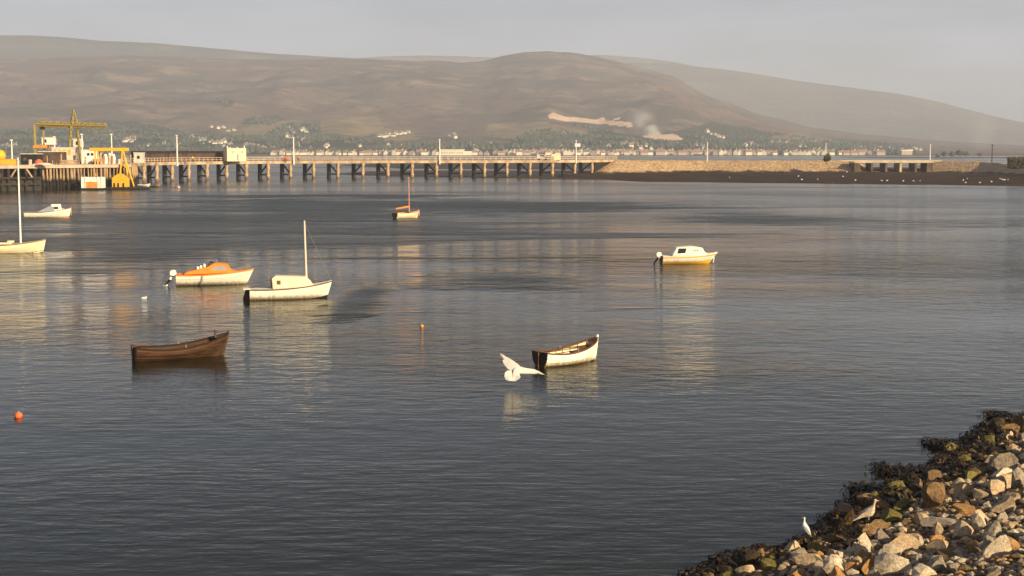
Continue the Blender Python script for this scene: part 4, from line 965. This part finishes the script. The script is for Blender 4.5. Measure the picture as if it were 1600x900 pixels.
def rock_mat(name, c, c2, rough=.85, dark=None):
    m = mat(name, c, rough, .28, 6, .025, 18, color2=c2); n = m.node_tree; l = n.links.new; b = n.nodes['Principled BSDF']
    o = n.nodes.new('ShaderNodeObjectInfo'); h = n.nodes.new('ShaderNodeHueSaturation')
    src = b.inputs['Base Color'].links[0].from_socket; mr = n.nodes.new('ShaderNodeMapRange'); mr.inputs['To Min'].default_value = .75; mr.inputs['To Max'].default_value = 1.25
    l(o.outputs['Random'], mr.inputs['Value']); l(mr.outputs['Result'], h.inputs['Value']); l(src, h.inputs['Color'])
    v = n.nodes.new('ShaderNodeTexNoise'); v.inputs['Scale'].default_value = 9; v.inputs['Detail'].default_value = 4; r = n.nodes.new('ShaderNodeMapRange'); r.inputs['From Min'].default_value = .56; r.inputs['From Max'].default_value = .68; r.inputs['To Max'].default_value = .55
    t = n.nodes.new('ShaderNodeTexCoord'); l(t.outputs['Object'], v.inputs['Vector']); l(v.outputs['Fac'], r.inputs['Value'])
    x = n.nodes.new('ShaderNodeMix'); x.data_type = 'RGBA'; l(r.outputs['Result'], x.inputs['Factor']); l(h.outputs['Color'], x.inputs['A']); x.inputs['B'].default_value = (*[q*.4 for q in c], 1); l(x.outputs['Result'], b.inputs['Base Color'])
    return m
RM = dict(pale=rock_mat('pale_quartzite', (.52,.41,.29), (.76,.63,.47)), tan=rock_mat('tan_sandstone', (.46,.33,.20), (.68,.51,.33)), grey=rock_mat('grey_schist', (.27,.22,.17), (.46,.38,.29)),
          orange=rock_mat('orange_granite', (.50,.24,.08), (.66,.38,.15)), brown=rock_mat('brown_lichened_rock', (.17,.10,.05), (.30,.19,.09)), dark=rock_mat('wet_weedy_rock', (.030,.018,.009), (.085,.05,.02), .45),
          olive=rock_mat('algae_covered_rock', (.12,.10,.02), (.26,.22,.06), .7))
def rock_shape(seed, k=2):
    q = random.Random(seed); bm = bmesh.new(); bmesh.ops.create_icosphere(bm, subdivisions=k, radius=1.0)
    pl = [(Vector((q.gauss(0,1), q.gauss(0,1), q.gauss(0,.8))).normalized(), q.uniform(.36,.68)) for _ in range(11)]
    for v in bm.verts:
        p = v.co.copy()
        for n, d in pl:
            e = p.dot(n) - d
            if e > 0: p -= n*e
        p += p.normalized()*.05*fbm(p.x*2 + seed, p.y*2, p.z*2, 3); v.co = p
    me = bpy.data.meshes.new('rock'); bm.to_mesh(me); bm.free(); return me
RS = [rock_shape(s) for s in range(14)]
RMESH = {}
def rmesh(i, c):
    if (i, c) not in RMESH:
        m = RS[i].copy(); m.materials.append(RM[c]); RMESH[(i, c)] = m
    return RMESH[(i, c)]
placed = []; rockq = random.Random(11)
def ground_hit(px, py):
    d = ray(px, py); o = Vector((0,0,EYE)); t = 8/F
    while t < .04:
        p = o + d*t
        if p.z <= max(shore_z(p.x, p.y), 0): return p
        t += .05/F
    return None
cand = []
HERO = [(1346,856,56,36,'pale',0),(1401,885,58,38,'pale',1),(1459,780,44,40,'brown',2),(1571,728,42,42,'grey',3),(1560,757,58,30,'tan',4),(1509,797,46,22,'orange',5),(1571,793,52,32,'tan',6),(1551,832,42,32,'grey',7),
        (1474,817,62,20,'grey',8),(1503,768,32,32,'tan',9),(1427,850,34,22,'pale',10),(1464,855,46,26,'tan',11),(1466,830,26,22,'tan',12),(1504,832,42,30,'tan',13),(1360,886,34,32,'orange',0),(1333,889,22,20,'orange',1),
        (1392,866,36,24,'pale',2),(1268,878,54,30,'tan',3),(1309,892,42,36,'pale',4),(1322,806,46,52,'dark',5),(1318,838,16,14,'tan',6),(1290,828,20,16,'brown',7),(1304,866,20,24,'tan',8),(1243,897,26,18,'tan',9),
        (1560,668,30,26,'dark',10),(1588,664,34,28,'dark',11),(1380,842,30,26,'grey',12),(1440,812,30,20,'tan',13),(1350,826,26,16,'brown',2),(1432,760,30,20,'brown',4),(1410,790,34,22,'olive',6),(1515,745,30,26,'olive',8),(1500,735,26,20,'dark',3),
        (1200,882,34,26,'olive',5),(1172,876,28,28,'dark',1),(1224,868,18,16,'brown',9),(1084,897,18,10,'tan',0),(1130,893,34,20,'dark',4),(1588,756,34,40,'grey',2),(1530,812,30,24,'tan',0),(1540,700,30,20,'dark',5)]
for px, py, wp, hp_, c, k in HERO:
    p = ground_hit(px, min(py + hp_*.25, 898))
    if p is None: continue
    dist = p.y; rw = wp/F*dist*.56; rh = hp_/F*dist*.62
    cand.append([p.x, p.y, rw, c, k, (rw, rw*rockq.uniform(.75,.95), max(rh, rw*.4)), 1e9])
tries = 0; target = 0
def zone(s): return 0 if s < .7 else (1 if s < 1.9 else (2 if s < 6.0 else 3))
pts_r = [(c[0], c[1], c[2]) for c in cand]
from collections import defaultdict
grid = defaultdict(list)
def gk(x, y): return (int(math.floor(x/.9)), int(math.floor(y/.9)))
for x, y, r in pts_r: grid[gk(x, y)].append((x, y, r))
def free(x, y, r, k):
    gx, gy = gk(x, y)
    for i in (-1,0,1):
        for j in (-1,0,1):
            for (a, b, c) in grid[(gx+i, gy+j)]:
                if (a-x)**2 + (b-y)**2 < ((c + r)*k)**2: return False
    return True
def sample(n, rlo, rhi, zones, k=.78, lim=99):
    got = 0; 
    for _ in range(n):
        y = rockq.uniform(20, 56); x = rockq.uniform(max(-2, (1040-800)/F*y - 1), (1660-800)/F*y + 1.5)
        s = sdist(x, y)
        if s < .15 or s > 12 or zone(s) not in zones: continue
        r = rlo*(rhi/rlo)**(rockq.random()**1.6)
        if not free(x, y, r, k): continue
        z_ = zone(s)
        if z_ == 0: c = rockq.choice(['dark']*7 + ['brown']*2 + ['olive'])
        elif z_ == 1: c = rockq.choice(['dark']*3 + ['brown']*4 + ['olive']*2 + ['tan']*2)
        elif z_ == 2: c = rockq.choice(['tan']*6 + ['pale']*5 + ['grey']*2 + ['brown']*2 + ['orange']*2)
        else: c = rockq.choice(['tan']*5 + ['pale']*3 + ['grey']*2 + ['orange']*2 + ['brown']*2)
        grid[gk(x, y)].append((x, y, r)); got += 1
        cand.append([x, y, r, c, rockq.randrange(14), (r, r*rockq.uniform(.7,1), r*rockq.uniform(.5,.85)), r/y])
    return got
sample(420, .25, .42, (1,2), .85); sample(900, .17, .32, (0,1), .8); sample(5000, .11, .24, (0,1,2), .8); sample(700, .12, .22, (3,), .8); sample(14000, .045, .11, (0,1,2,3), .8); sample(16000, .03, .06, (2,3), .75)
cand.sort(key=lambda c: -c[6])
peb = MB(); ico = bmesh.new(); bmesh.ops.create_icosphere(ico, subdivisions=1, radius=1); icv = [v.co.copy() for v in ico.verts]; icf = [tuple(v.index for v in f_.verts) for f_ in ico.faces]; ico.free()
for i, (x, y, r, c, k, scl, _) in enumerate(cand):
    z = shore_z(x, y) + scl[2]*.35; rz = rockq.uniform(0, 6.3); e = (rockq.uniform(-.25,.25), rockq.uniform(-.25,.25), rz)
    if i < 298:
        o = bpy.data.objects.new('rock', rmesh(k, c)); COL.objects.link(o); o.parent = shore
        o.location = (x, y, z); o.scale = tuple(q*1.22 for q in scl); o.rotation_euler = e if scl[0] < .3 else (0, 0, rockq.uniform(-.5,.5))
    else:
        mt3 = Matrix.Translation((x, y, z)) @ Matrix.Rotation(rz, 4, 'Z') @ Matrix.Diagonal((*[q*1.15 for q in scl], 1))
        peb.use(RM[c]); peb.add([mt3 @ (v*(1 + .22*noise.noise(v*2 + Vector((i,0,0))))) for v in icv], icf)
po_ = obj('pebbles', peb, None, shore); po_['kind'] = 'stuff'
# wrack draped over the lower stones and trailing into the water
def rockheight(x, y):
    h = shore_z(x, y); gx, gy = gk(x, y)
    for i in (-1,0,1):
        for j in (-1,0,1):
            for (a, b, r) in grid[(gx+i, gy+j)]:
                d2 = (a-x)**2 + (b-y)**2
                if d2 < r*r: h = max(h, shore_z(a, b) + r*.8*sqrt(1 - d2/r/r))
    return h
wk = MB(); wm = [mat('brown_wrack', (.040,.022,.008), .45, .5, 8), mat('olive_wrack', (.085,.065,.012), .5, .4, 8), mat('dark_wrack', (.016,.010,.006), .4, .4, 8)]
sp = [at(1372,737), at(1420,742), at(1470,742)]; sp2 = [at(1455,696), at(1500,698)]; sp3 = [at(1545,651), at(1580,653)]; sp4 = [at(1340,768), at(1372,768)]
wq = random.Random(21)
def frond(x, y, z, L_, m):
    wk.use(m); a = wq.uniform(0, 6.3); d = Vector((cos(a), sin(a), 0)); n = Vector((-d.y, d.x, 0))*wq.uniform(.018,.05); ps = []
    for k in range(4):
        u = k/3; p = Vector((x, y, z + .02)) + d*L_*u; p.z += .07*sin(u*pi) - .05*u + wq.uniform(-.01,.02); ps += [p - n*(1-u*.6), p + n*(1-u*.6)]
    wk.add(ps, [(0,1,3,2),(2,3,5,4),(4,5,7,6)])
cnt = 0
while cnt < 5200:
    y = wq.uniform(24, 55); x = wq.uniform((1060-800)/F*y, (1640-800)/F*y + .5); s = sdist(x, y)
    if s < -.25 or s > 2.7: continue
    dn = fbm(x*.8, y*.8, 3, 3) + (1.0 if s < .75 else .0 if s < 1.6 else -.25)
    if s < -.1: dn = fbm(x*.9, y*1.4, 7, 3) + .05
    if wq.random() > dn: continue
    z = max(rockheight(x, y), .01); frond(x, y, z, wq.uniform(.08,.22), wq.choices(wm, (5, 2 if s > .8 else .3, 4))[0]); cnt += 1
for line, wd in ((sp,.35),(sp2,.22),(sp3,.25),(sp4,.2)):
    for _ in range(420*(len(line)-1)):
        k = wq.randrange(len(line)-1); p = line[k].lerp(line[k+1], wq.random()); frond(p.x + wq.gauss(0,.12), p.y + wq.gauss(0,wd), wq.uniform(.0,.12), wq.uniform(.12,.3), wm[wq.choice((0,2,2))])
sw = obj('seaweed', wk, None, None); tag(sw, 'dark brown seaweed covering the stones at the water edge', 'seaweed', None, 'stuff')

# gulls on the stones
p = ground_hit(1258, 848); gull('gull', 'small bright white gull standing on weedy stones at the water edge', (p.x, p.y, p.z + .12), R(165), M['gullwhite'], M['gullgrey'], .80, None, 48)
p = ground_hit(1356, 834); gull('gull', 'large mottled young gull standing on a pale boulder', (p.x, p.y, p.z + .20), R(-12), M['gullbrown'], M['gullbrown'], 1.12, None, 24)
# flying gull, wings spread
fp = at_y(806, 577, 53.0); s_ = .0033
t = thing('gull', 'white gull flying low over the water with wings spread and tail fanned', 'gull', tuple(fp), 0)
def wing_of(name, pts, ys, th=.018, mt=None):
    P_ = [((a-340)*s_, yv, -(b_-560)*s_) for (a, b_), yv in zip(pts, ys)]; n = len(P_)
    cx = Vector((sum(p[0] for p in P_)/n, sum(p[1] for p in P_)/n - .02, sum(p[2] for p in P_)/n)); cb_ = cx + Vector((0, .045, 0))
    g = MB(); vs = [Vector(p) for p in P_] + [Vector(p) + Vector((0, th*.5, 0)) for p in P_] + [cx, cb_]
    g.add(vs, [(i, (i+1) % n, 2*n) for i in range(n)] + [((i+1) % n + n, i + n, 2*n+1) for i in range(n)] + [(i, i+n, (i+1) % n + n, (i+1) % n) for i in range(n)])
    return obj(name, g, mt or M['gullwhite'], t, smooth=True)
wing_of('wing', [(400,535),(370,505),(320,470),(270,440),(215,410),(165,380),(160,400),(178,450),(205,510),(250,560),(300,575),(350,580)], [0,.03,.06,.09,.12,.17,.17,.13,.09,.04,0,-.02])
wing_of('wing', [(370,520),(420,540),(480,552),(550,562),(610,590),(668,626),(610,624),(540,618),(480,612),(420,610),(370,606)], [0,.03,.05,.07,.10,.14,.13,.09,.05,.02,-.02], mt=M['gullwhite'])
TAILPTS = 1
wing_of('tail', [(330,560),(290,570),(240,575),(215,595),(208,640),(225,675),(265,692),(320,690),(370,675),(392,650),(380,610),(370,570)], [.02,0,-.03,-.06,-.08,-.09,-.10,-.10,-.09,-.06,-.03,0])
ax = [((325-340)*s_,-.10,-.24,.06,.03),(-.02,-.09,-.13,.09,.045),(.01,-.07,-.02,.10,.07),(.03,.08,.04,.075,.065),(.045,.15,.09,.055,.05),(.055,.20,.12,.042,.042),(.06,.25,.13,.036,.036),(.06,.29,.125,.015,.015)]
obj('body', MB().loft([[(x + rx*cos(a*pi/6), y, z + rz_*sin(a*pi/6)) for a in range(12)] for x, y, z, rx, rz_ in ax]), M['gullwhite'], t, smooth=True)
obj('beak', MB().tube((.06,.285,.125), (.06,.34,.11), .013, .005, 6), M['beak'], t)
for dx in (-.05, .03): obj('leg', MB().tube((dx-.03,-.06,-.27), (dx-.04,-.08,-.40), .010, .012, 6).box((dx-.04,-.09,-.42), (.05,.03,.05)), M['gleg'], t)

for nm, root_, tips in (('primary_feather', (205,450), ((165,380),(158,396),(166,415),(176,436))), ('primary_feather', (600,606), ((668,626),(650,628),(630,627),(608,624)))):
    for k, (a, b_) in enumerate(tips):
        p0 = Vector(((root_[0]-340)*s_, .05, -(root_[1]-560)*s_)); p1 = Vector(((a-340)*s_, .14, -(b_-560)*s_)); d = (p1-p0); pn = Vector((-d.z, 0, d.x)).normalized()*.016
        obj(nm, MB().loft([[p0 - pn, p0 + pn, p0 + pn + Vector((0,.02,0)), p0 - pn + Vector((0,.02,0))], [p0 + d*.7 - pn*1.2, p0 + d*.7 + pn*1.2, p0 + d*.7 + pn + Vector((0,.012,0)), p0 + d*.7 - pn + Vector((0,.012,0))], [p0 + d*1.12 - pn*.2, p0 + d*1.12 + pn*.2, p0 + d*1.12 + pn*.2 + Vector((0,.006,0)), p0 + d*1.12 - pn*.2 + Vector((0,.006,0))]]), M['gullgrey'], t)
for k in range(7):
    a = R(-60 + k*20); p0 = Vector(((320-340)*s_, -.06, -(600-560)*s_)); d = Vector((sin(a)*.30 - .03, -.05, -cos(a)*.31)); pn = Vector((cos(a), 0, sin(a)))*.035
    obj('tail_feather', MB().loft([[p0 - pn*.5, p0 + pn*.5, p0 + pn*.5 + Vector((0,.015,0)), p0 - pn*.5 + Vector((0,.015,0))], [p0 + d - pn + Vector((0,-.01*(k%2),0)), p0 + d + pn + Vector((0,-.01*(k%2),0)), p0 + d + pn + Vector((0,.006,0)), p0 + d - pn + Vector((0,.006,0))]]), M['gullwhite'], t)
# gulls scattered on the dark beach
gl = MB(); gl.ell((0,0,.27), (.24,.12,.12), 8, 6); gl.ell((.2,0,.42), (.065,.055,.07), 8, 5)
gm = gl.mesh('gull_body', M['gullwhite'], True)
GP = [(178,465),(213,488),(312,488),(375,432),(460,468),(547,492),(712,495),(746,495),(847,497),(911,497),(951,497),(1220,492),(1240,482),(1238,508),(1325,508),(1400,502),(1435,482),(1455,488),(1470,490),(1485,488)]
GP = [(1200+a/4, 160+b_/4) for a, b_ in GP] + [(1139.6,278.8)]
for k, (px, py) in enumerate(GP):
    Yw = at(px, lerp(WLp, px), 0).y; Yt = at(px, lerp(TOE, px), 1.2).y
    zz = .3
    for _ in range(4): Yg = at(px, py, zz).y; zz = 1.2*max(0, (Yg-Yw)/(Yt-Yw))**1.1
    X_ = at(px, py, zz).x
    o = obj('gull', gm, None, None, loc=(X_, Yg, zz-.05), rz=random.uniform(0,6.3)); o.scale = (1.25,)*3
    tag(o, 'white gull resting on the dark weedy beach below the causeway', 'gull', 'gulls on the causeway beach')

# ================================================================== TOWN
house_types = []
def house_meshes(Lx, Ly, Hw, Hr, wall, roof, gable=True):
    g = MB().box((0,0,Hw/2), (Lx, Ly, Hw)); g.add([(-Lx/2,-Ly/2,Hw),(-Lx/2,Ly/2,Hw),(-Lx/2,0,Hw+Hr),(Lx/2,-Ly/2,Hw),(Lx/2,Ly/2,Hw),(Lx/2,0,Hw+Hr)], [(0,1,2),(3,5,4)])
    e = .35; r = MB()
    r.add([(-Lx/2-e,-Ly/2-e,Hw-.3),(Lx/2+e,-Ly/2-e,Hw-.3),(Lx/2+e,0,Hw+Hr+.1),(-Lx/2-e,0,Hw+Hr+.1),(-Lx/2-e,Ly/2+e,Hw-.3),(Lx/2+e,Ly/2+e,Hw-.3),
           (-Lx/2-e,-Ly/2-e,Hw-.1),(Lx/2+e,-Ly/2-e,Hw-.1),(Lx/2+e,0,Hw+Hr+.4),(-Lx/2-e,0,Hw+Hr+.4),(-Lx/2-e,Ly/2+e,Hw-.1),(Lx/2+e,Ly/2+e,Hw-.1)],
          [(0,1,2,3),(3,2,5,4),(6,9,8,7),(9,10,11,8),(0,6,7,1),(1,7,8,2),(2,8,11,5),(5,11,10,4),(4,10,9,3),(3,9,6,0)])
    c = MB().box((Lx/2-1.0,0,Hw+Hr+.5), (1.4,1.0,1.8))
    return g.mesh('wall', wall), r.mesh('roof', roof), c.mesh('chimney', wall)
HT = [house_meshes(9, 7.5, 5.2, 3.2, M['wall1'], M['roofred']), house_meshes(8, 8, 5.4, 3.6, M['wall1'], M['roofgrey']), house_meshes(14, 7.5, 5.2, 3.0, M['wall2'], M['roofred']),
      house_meshes(11, 7, 3.2, 3.0, M['wall1'], M['roofgrey']), house_meshes(24, 8, 5.2, 3.2, M['wall1'], M['roofred'])]
hn = [0]
def house(px, py, k, rz, label, group, sc_=1.0, Y=None):
    if Y is None:
        Y = 2380
        while Y < 5000:
            X_ = (px-800)/F*Y; z = max(z1(X_, Y), 1.2)
            if proj((X_, Y, z))[1] <= py: break
            Y += 12
    X_ = (px-800)/F*Y; z = max(z1(X_, Y), 1.2)
    t = thing('house', label, 'house', (X_, Y, z - .8), rz, group); t.scale = (sc_,)*3
    for nm, me in zip(('wall','roof','chimney'), HT[k]):
        o = bpy.data.objects.new(nm, me); COL.objects.link(o); o.parent = t
    hn[0] += 1
hq = random.Random(4)
LF = 'small pale gabled house in the long waterfront row across the loch'
for x_a, x_b, row, dens in ((428,500,0,8.5),(506,560,0,9),(566,684,0,9),(742,770,0,9),(775,880,0,7.5),(884,1060,0,7),(1064,1215,0,7.5),(1225,1300,0,9),(1320,1380,0,9)):
    x = x_a
    while x < x_b:
        k = hq.choice((0,0,0,1,2)); Y = 2395 + hq.uniform(-15,25); rz = hq.choice((0.15,.2,1.35,1.5)) + hq.uniform(-.1,.1)
        seg = 'left of the knoll lamp post' if x_a < 500 else 'just right of the knoll lamp post' if x_a < 560 else 'left of the long white hall' if x_a < 700 else 'right of the long white hall' if x_a < 770 else 'behind the last third of the pier' if x_a < 880 else 'under the pale scar and smoke' if x_a < 1060 else 'between smoke and round bush' if x_a < 1220 else 'right at the round dark bush' if x_a < 1310 else 'left of the causeway bridge lamp'
        LF = '%s house in waterfront row %s' % (('small red roofed','small grey roofed','long red roofed')[k], seg)
        house(x, 242, k, rz, LF, 'waterfront houses across the loch', hq.uniform(.8,1.2), Y); x += dens*.84*hq.uniform(.85,1.35)*(1.35 if k == 2 else 1)
LB = 'small red roofed house in the second row behind the waterfront houses'
for x_a, x_b in ((790,960),(960,1210),(1240,1350)):
    x = x_a
    while x < x_b:
        LB = 'red roofed house in the second row %s' % ('behind the last third of the pier' if x_a < 900 else 'below the smoke and quarry scar' if x_a < 1200 else 'near the round dark bush')
        house(x, 238, hq.choice((0,2,0,2)), .15 + hq.uniform(-.15,.15), LB, 'red roofed houses behind the waterfront', hq.uniform(.8,1.1), 2460 + hq.uniform(-15,40)); x += 8.5*hq.uniform(.8,1.5)
CL = [((195,223),(215,219),6,'tiny pale house in the hillside cluster above the dark pier shed'), ((300,218),(322,224),4,'tiny pale house among trees above the dark pier shed'),
      ((312,222),(364,226),7,'tiny pale house on the lower slope behind the white pier store'), ((384,228),(430,236),8,'tiny pale house behind the pier right of the white store'),
      ((448,196),(462,212),4,'pale hillside house high on the wooded knoll'), ((466,204),(482,209),4,'pale hillside house in the short row right of the wooded knoll'), ((446,214),(478,222),7,'pale house below the wooded knoll'),
      ((590,216),(642,209),11,'white house in the estate terrace above the middle of the pier'), ((702,214),(714,217),3,'tiny pale house in the woods above the long white hall'),
      ((842,224),(850,226),2,'tiny pale house in the woods near the pier end'), ((968,228),(1010,232),7,'pale house behind the red roofed rows'), ((1100,205),(1130,218),5,'tiny house on the slope right of the smoke'),
      ((1155,226),(1185,230),5,'pale house right of the slim causeway lamp post'), ((1200,226),(1262,229),6,'tiny pale house on the plain at the right'), ((1262,225),(1274,226),2,'white house standing clear left of the round bush'),
      ((1330,235),(1376,236),6,'pale house beyond the causeway bridge'), ((1384,236),(1410,238),4,'pale house over the left half of the bridge'), ((1423,234),(1437,236),3,'pale house over the right half of the bridge'),
      ((60,232),(110,236),5,'tiny pale house low behind the derrick'), ((3,236),(30,228),4,'tiny pale house behind the wharf at the far left'), ((330,198),(372,206),5,'tiny pale house at the edge of the beige field'), ((1268,236),(1282,237),2,'pale house behind the lamp post and bush')]
for a, c, n, lb in CL:
    for k in range(n):
        u = (k + .5)/n; house(a[0] + (c[0]-a[0])*u + hq.uniform(-1.5,1.5), a[1] + (c[1]-a[1])*u + hq.uniform(-1.8,1.8), hq.choice((0,1,1,3,3)), hq.uniform(0,1.5), lb, lb.replace('tiny ','').replace('pale house','pale houses').replace('white house','white houses').replace('tiny house','houses'), hq.uniform(.7,1.1))
p = at_y(706, 242, 2330)
hl = thing('long_hall', 'long white flat roofed hall on the shore across the loch', 'building', (p.x, 2345, .9), .05)
obj('wall', MB().box((0,0,4.6), (40,14,9.2)), M['wall1'], hl); obj('roof', MB().box((0,0,9.7), (42,16,1.0)), M['wall1'], hl)
for k in range(9): obj('window', MB().box((-17+k*4.2,-7.1,4.2), (2.4,.3,2.2)), M['wall2'], hl)
obj('entrance_annexe', MB().box((26,-1,3.5), (13,10,7)), M['wall1'], hl)
p = at_y(1352, 242, 2330); hl = thing('works_building', 'wide pale works building beyond the causeway bridge', 'building', (at_y(1420,240,2380).x, 2400, 1.0), .1)
obj('wall', MB().box((0,0,4), (19,14,7)), M['wall2'], hl); obj('roof', MB().prism([(-10,7),(-10,8.5),(10,9.8),(10,7)], 7.5), M['wall1'], hl)

for k in range(46):
    px = hq.uniform(225, 1240); lb = 'tiny stray pale house among the trees %s' % ('above the pier shed' if px < 380 else 'above the left half of the pier' if px < 620 else 'above the right half of the pier' if px < 900 else 'below the quarry scar' if px < 1070 else 'behind the causeway')
    house(px, hq.uniform(227, 237), hq.choice((0,1,3)), hq.uniform(0,1.5), lb, 'stray houses among the shore trees', hq.uniform(.6,.95))
# ---- woods and separate far trees
tv = [Vector(v) for v in ((0,0,-.5),(.7,0,-.1),(.2,.66,-.1),(-.57,.41,-.1),(-.57,-.41,-.1),(.2,-.66,-.1),(.5,.3,.45),(-.2,.6,.45),(-.6,0,.45),(-.2,-.6,.45),(.5,-.3,.45),(0,0,.85))]
tf = [(0,2,1),(0,3,2),(0,4,3),(0,5,4),(0,1,5),(1,2,6),(2,3,7),(3,4,8),(4,5,9),(5,1,10),(6,2,7),(7,3,8),(8,4,9),(9,5,10),(10,1,6),(11,6,7),(11,7,8),(11,8,9),(11,9,10),(11,10,6)]
wood_m = [mat('far_broadleaf_foliage', (.085,.095,.060), 1, .35, .03), mat('far_conifer_foliage', (.050,.060,.045), 1, .35, .03)]
def wood(label, regs, n, seed, hmin=4, hmax=9):
    q = random.Random(seed); g = MB(); c = 0; tr = 0
    xs_ = [p[0] for r in regs for p in r]; lo, hi = min(xs_), max(xs_)
    while c < n and tr < n*30:
        tr += 1; Y = Y0 - 70 + 2000*q.random()**1.5; px = q.uniform(lo, hi); X_ = (px-800)/F*Y; z = max(z1(X_, Y), 1.0); a, b_ = proj((X_, Y, z))
        if not any(poly_in(r, a, b_) for r in regs): continue
        if fbm(X_/230, Y/130, seed, 4) < .0: continue
        h = q.uniform(hmin, hmax); w_2 = h*q.uniform(.45,.75); g.use(wood_m[1 if q.random() < .4 else 0])
        j = [v*(1 + q.uniform(-.25,.25)) for v in tv]; g.add([(X_ + v.x*w_2, Y + v.y*w_2, z + (v.z+.45)*h*.75) for v in j], tf); c += 1
    o = obj('woods', g, None, None, smooth=False); return tag(o, label, 'woodland', None, 'stuff')
wood('dark woods covering the lower slope at the left behind the derrick', [[(-120,205),(60,201),(120,194),(160,188),(200,189),(250,198),(300,210),(370,214),(435,212),(440,241),(-120,241)]], 3200, 31)
wood('woods on the knoll and slope behind the middle of the town', [[(415,212),(440,196),(500,192),(510,214),(640,226),(780,224),(790,241),(420,241)], [(380,192),(415,183),(450,185),(420,197)], [(330,162),(345,153),(372,161),(360,169)]], 2400, 33)
wood('dark woods below the pale quarry scar', [[(800,224),(830,206),(900,196),(950,206),(1010,218),(1070,226),(1070,238),(800,238)]], 1800, 35)
wood('woods on the low slope at the right of the smoke', [[(1070,214),(1110,196),(1200,208),(1280,218),(1430,230),(1430,241),(1070,241)]], 1700, 37)
tq = random.Random(9)
for k, px in enumerate((1462, 1472, 1484, 1497, 1506, 1528)):
    Y = 1650 + 30*k; t = thing('tree', 'dark rounded far tree in the clump beyond the right end of the causeway', 'tree', ((px-800)/F*Y, Y, -.2), 0, 'trees beyond the right end of the causeway')
    g = MB(); q = random.Random(k)
    hh = (6,8,9,11,9,7)[k]
    for _ in range(30):
        d = Vector((q.gauss(0,1), q.gauss(0,1), q.gauss(0,.8))).normalized()*q.uniform(.3,.8); s2 = hh*q.uniform(.16,.3)
        g.add([(d.x*hh*.5 + v.x*s2, d.y*hh*.5 + v.y*s2, hh*.55 + d.z*hh*.35 + v.z*s2) for v in tv], tf)
    obj('crown', g, wood_m[k % 2], t); obj('trunk', MB().tube((0,0,-1), (0,0,hh*.6), .5, .3, 6), M['trunk'], t)
isl = MB(); isl.add([(x, y, z) for (y, z) in ((1560,-.5),(1600,.4),(1860,.5),(1950,-.5)) for x in (440,520,700,900,1300)], [(j*5+i, j*5+i+1, (j+1)*5+i+1, (j+1)*5+i) for j in range(3) for i in range(4)])
structure('ground', isl, mat('spit_grass', (.10,.085,.05), 1, .3, .03), 'low green spit carrying the far trees at the right')

# ================================================================== SMOKE AND HAZE
def vol_mat(name, color, dens, nscale=None, thr=.45):
    m = bpy.data.materials.new(name); m.use_nodes = True; n = m.node_tree; n.nodes.clear(); l = n.links.new
    o = n.nodes.new('ShaderNodeOutputMaterial'); v = n.nodes.new('ShaderNodeVolumePrincipled'); v.inputs['Color'].default_value = (*color, 1); v.inputs['Density'].default_value = dens
    l(v.outputs['Volume'], o.inputs['Volume'])
    if nscale:
        g = n.nodes.new('ShaderNodeNewGeometry'); t = n.nodes.new('ShaderNodeTexNoise'); t.inputs['Scale'].default_value = nscale; t.inputs['Detail'].default_value = 3; l(g.outputs['Position'], t.inputs['Vector'])
        r = n.nodes.new('ShaderNodeMapRange'); r.inputs['From Min'].default_value = thr; r.inputs['From Max'].default_value = thr+.25; r.inputs['To Max'].default_value = dens; l(t.outputs['Fac'], r.inputs['Value'])
        tc_ = n.nodes.new('ShaderNodeTexCoord'); vm1 = n.nodes.new('ShaderNodeVectorMath'); vm1.operation = 'MULTIPLY_ADD'; vm1.inputs[1].default_value = (2,2,2); vm1.inputs[2].default_value = (-1,-1,-1); l(tc_.outputs['Generated'], vm1.inputs[0])
        vl = n.nodes.new('ShaderNodeVectorMath'); vl.operation = 'LENGTH'; l(vm1.outputs[0], vl.inputs[0])
        fr_ = n.nodes.new('ShaderNodeMapRange'); fr_.interpolation_type = 'SMOOTHSTEP'; fr_.inputs['From Min'].default_value = .15; fr_.inputs['From Max'].default_value = .98; fr_.inputs['To Min'].default_value = 1; fr_.inputs['To Max'].default_value = 0; l(vl.outputs['Value'], fr_.inputs['Value'])
        mu = n.nodes.new('ShaderNodeMath'); mu.operation = 'MULTIPLY'; l(r.outputs['Result'], mu.inputs[0]); l(fr_.outputs['Result'], mu.inputs[1]); l(mu.outputs[0], v.inputs['Density'])
    return m
def smoke(label, blobs, Y, dens, seed):
    for bm_ in (1,):
        g = bmesh.new()
        for (px, py, rx, rz_) in blobs:
            c = at_y(px, py, Y); k = Y/F
            r = bmesh.ops.create_icosphere(g, subdivisions=2, radius=1)
            for v in r['verts']:
                v.co = Vector((c.x + v.co.x*rx*k, Y + v.co.y*rx*k*.8, c.z + v.co.z*rz_*k))
        me = bpy.data.meshes.new('smoke'); g.to_mesh(me); g.free(); me.materials.append(dens)
        return tag(obj('smoke', me), label, 'smoke', None, 'stuff')
sm1 = vol_mat('burning_smoke', (1,.99,.97), .22, .035, .38); sm2 = vol_mat('thin_smoke', (.96,.95,.94), .005, .010, .30)
smoke('pale smoke drifting up from the burning slope', [(1020,206,20,14)], 3150, sm1, 1)
smoke('thin upper smoke trailing left above the burning slope', [(1000,187,34,20)], 3200, vol_mat('upper_smoke', (1,.99,.98), .022, .022, .40), 1)
smoke('faint white smoke column on the plain at the far right', [(1535,206,34,46)], 3600, sm2, 2)
hz_ = MB().box((0, 6850, 329), (13000, 14300, 662))
ho = obj('haze', hz_, vol_mat('haze_air', (.73,.81,.98), 1.6e-4)); tag(ho, 'thin blue grey summer haze over the loch and hills', 'haze', None, 'stuff')
print('houses', hn[0], 'rocks', len(cand), 'objects', len(bpy.data.objects))
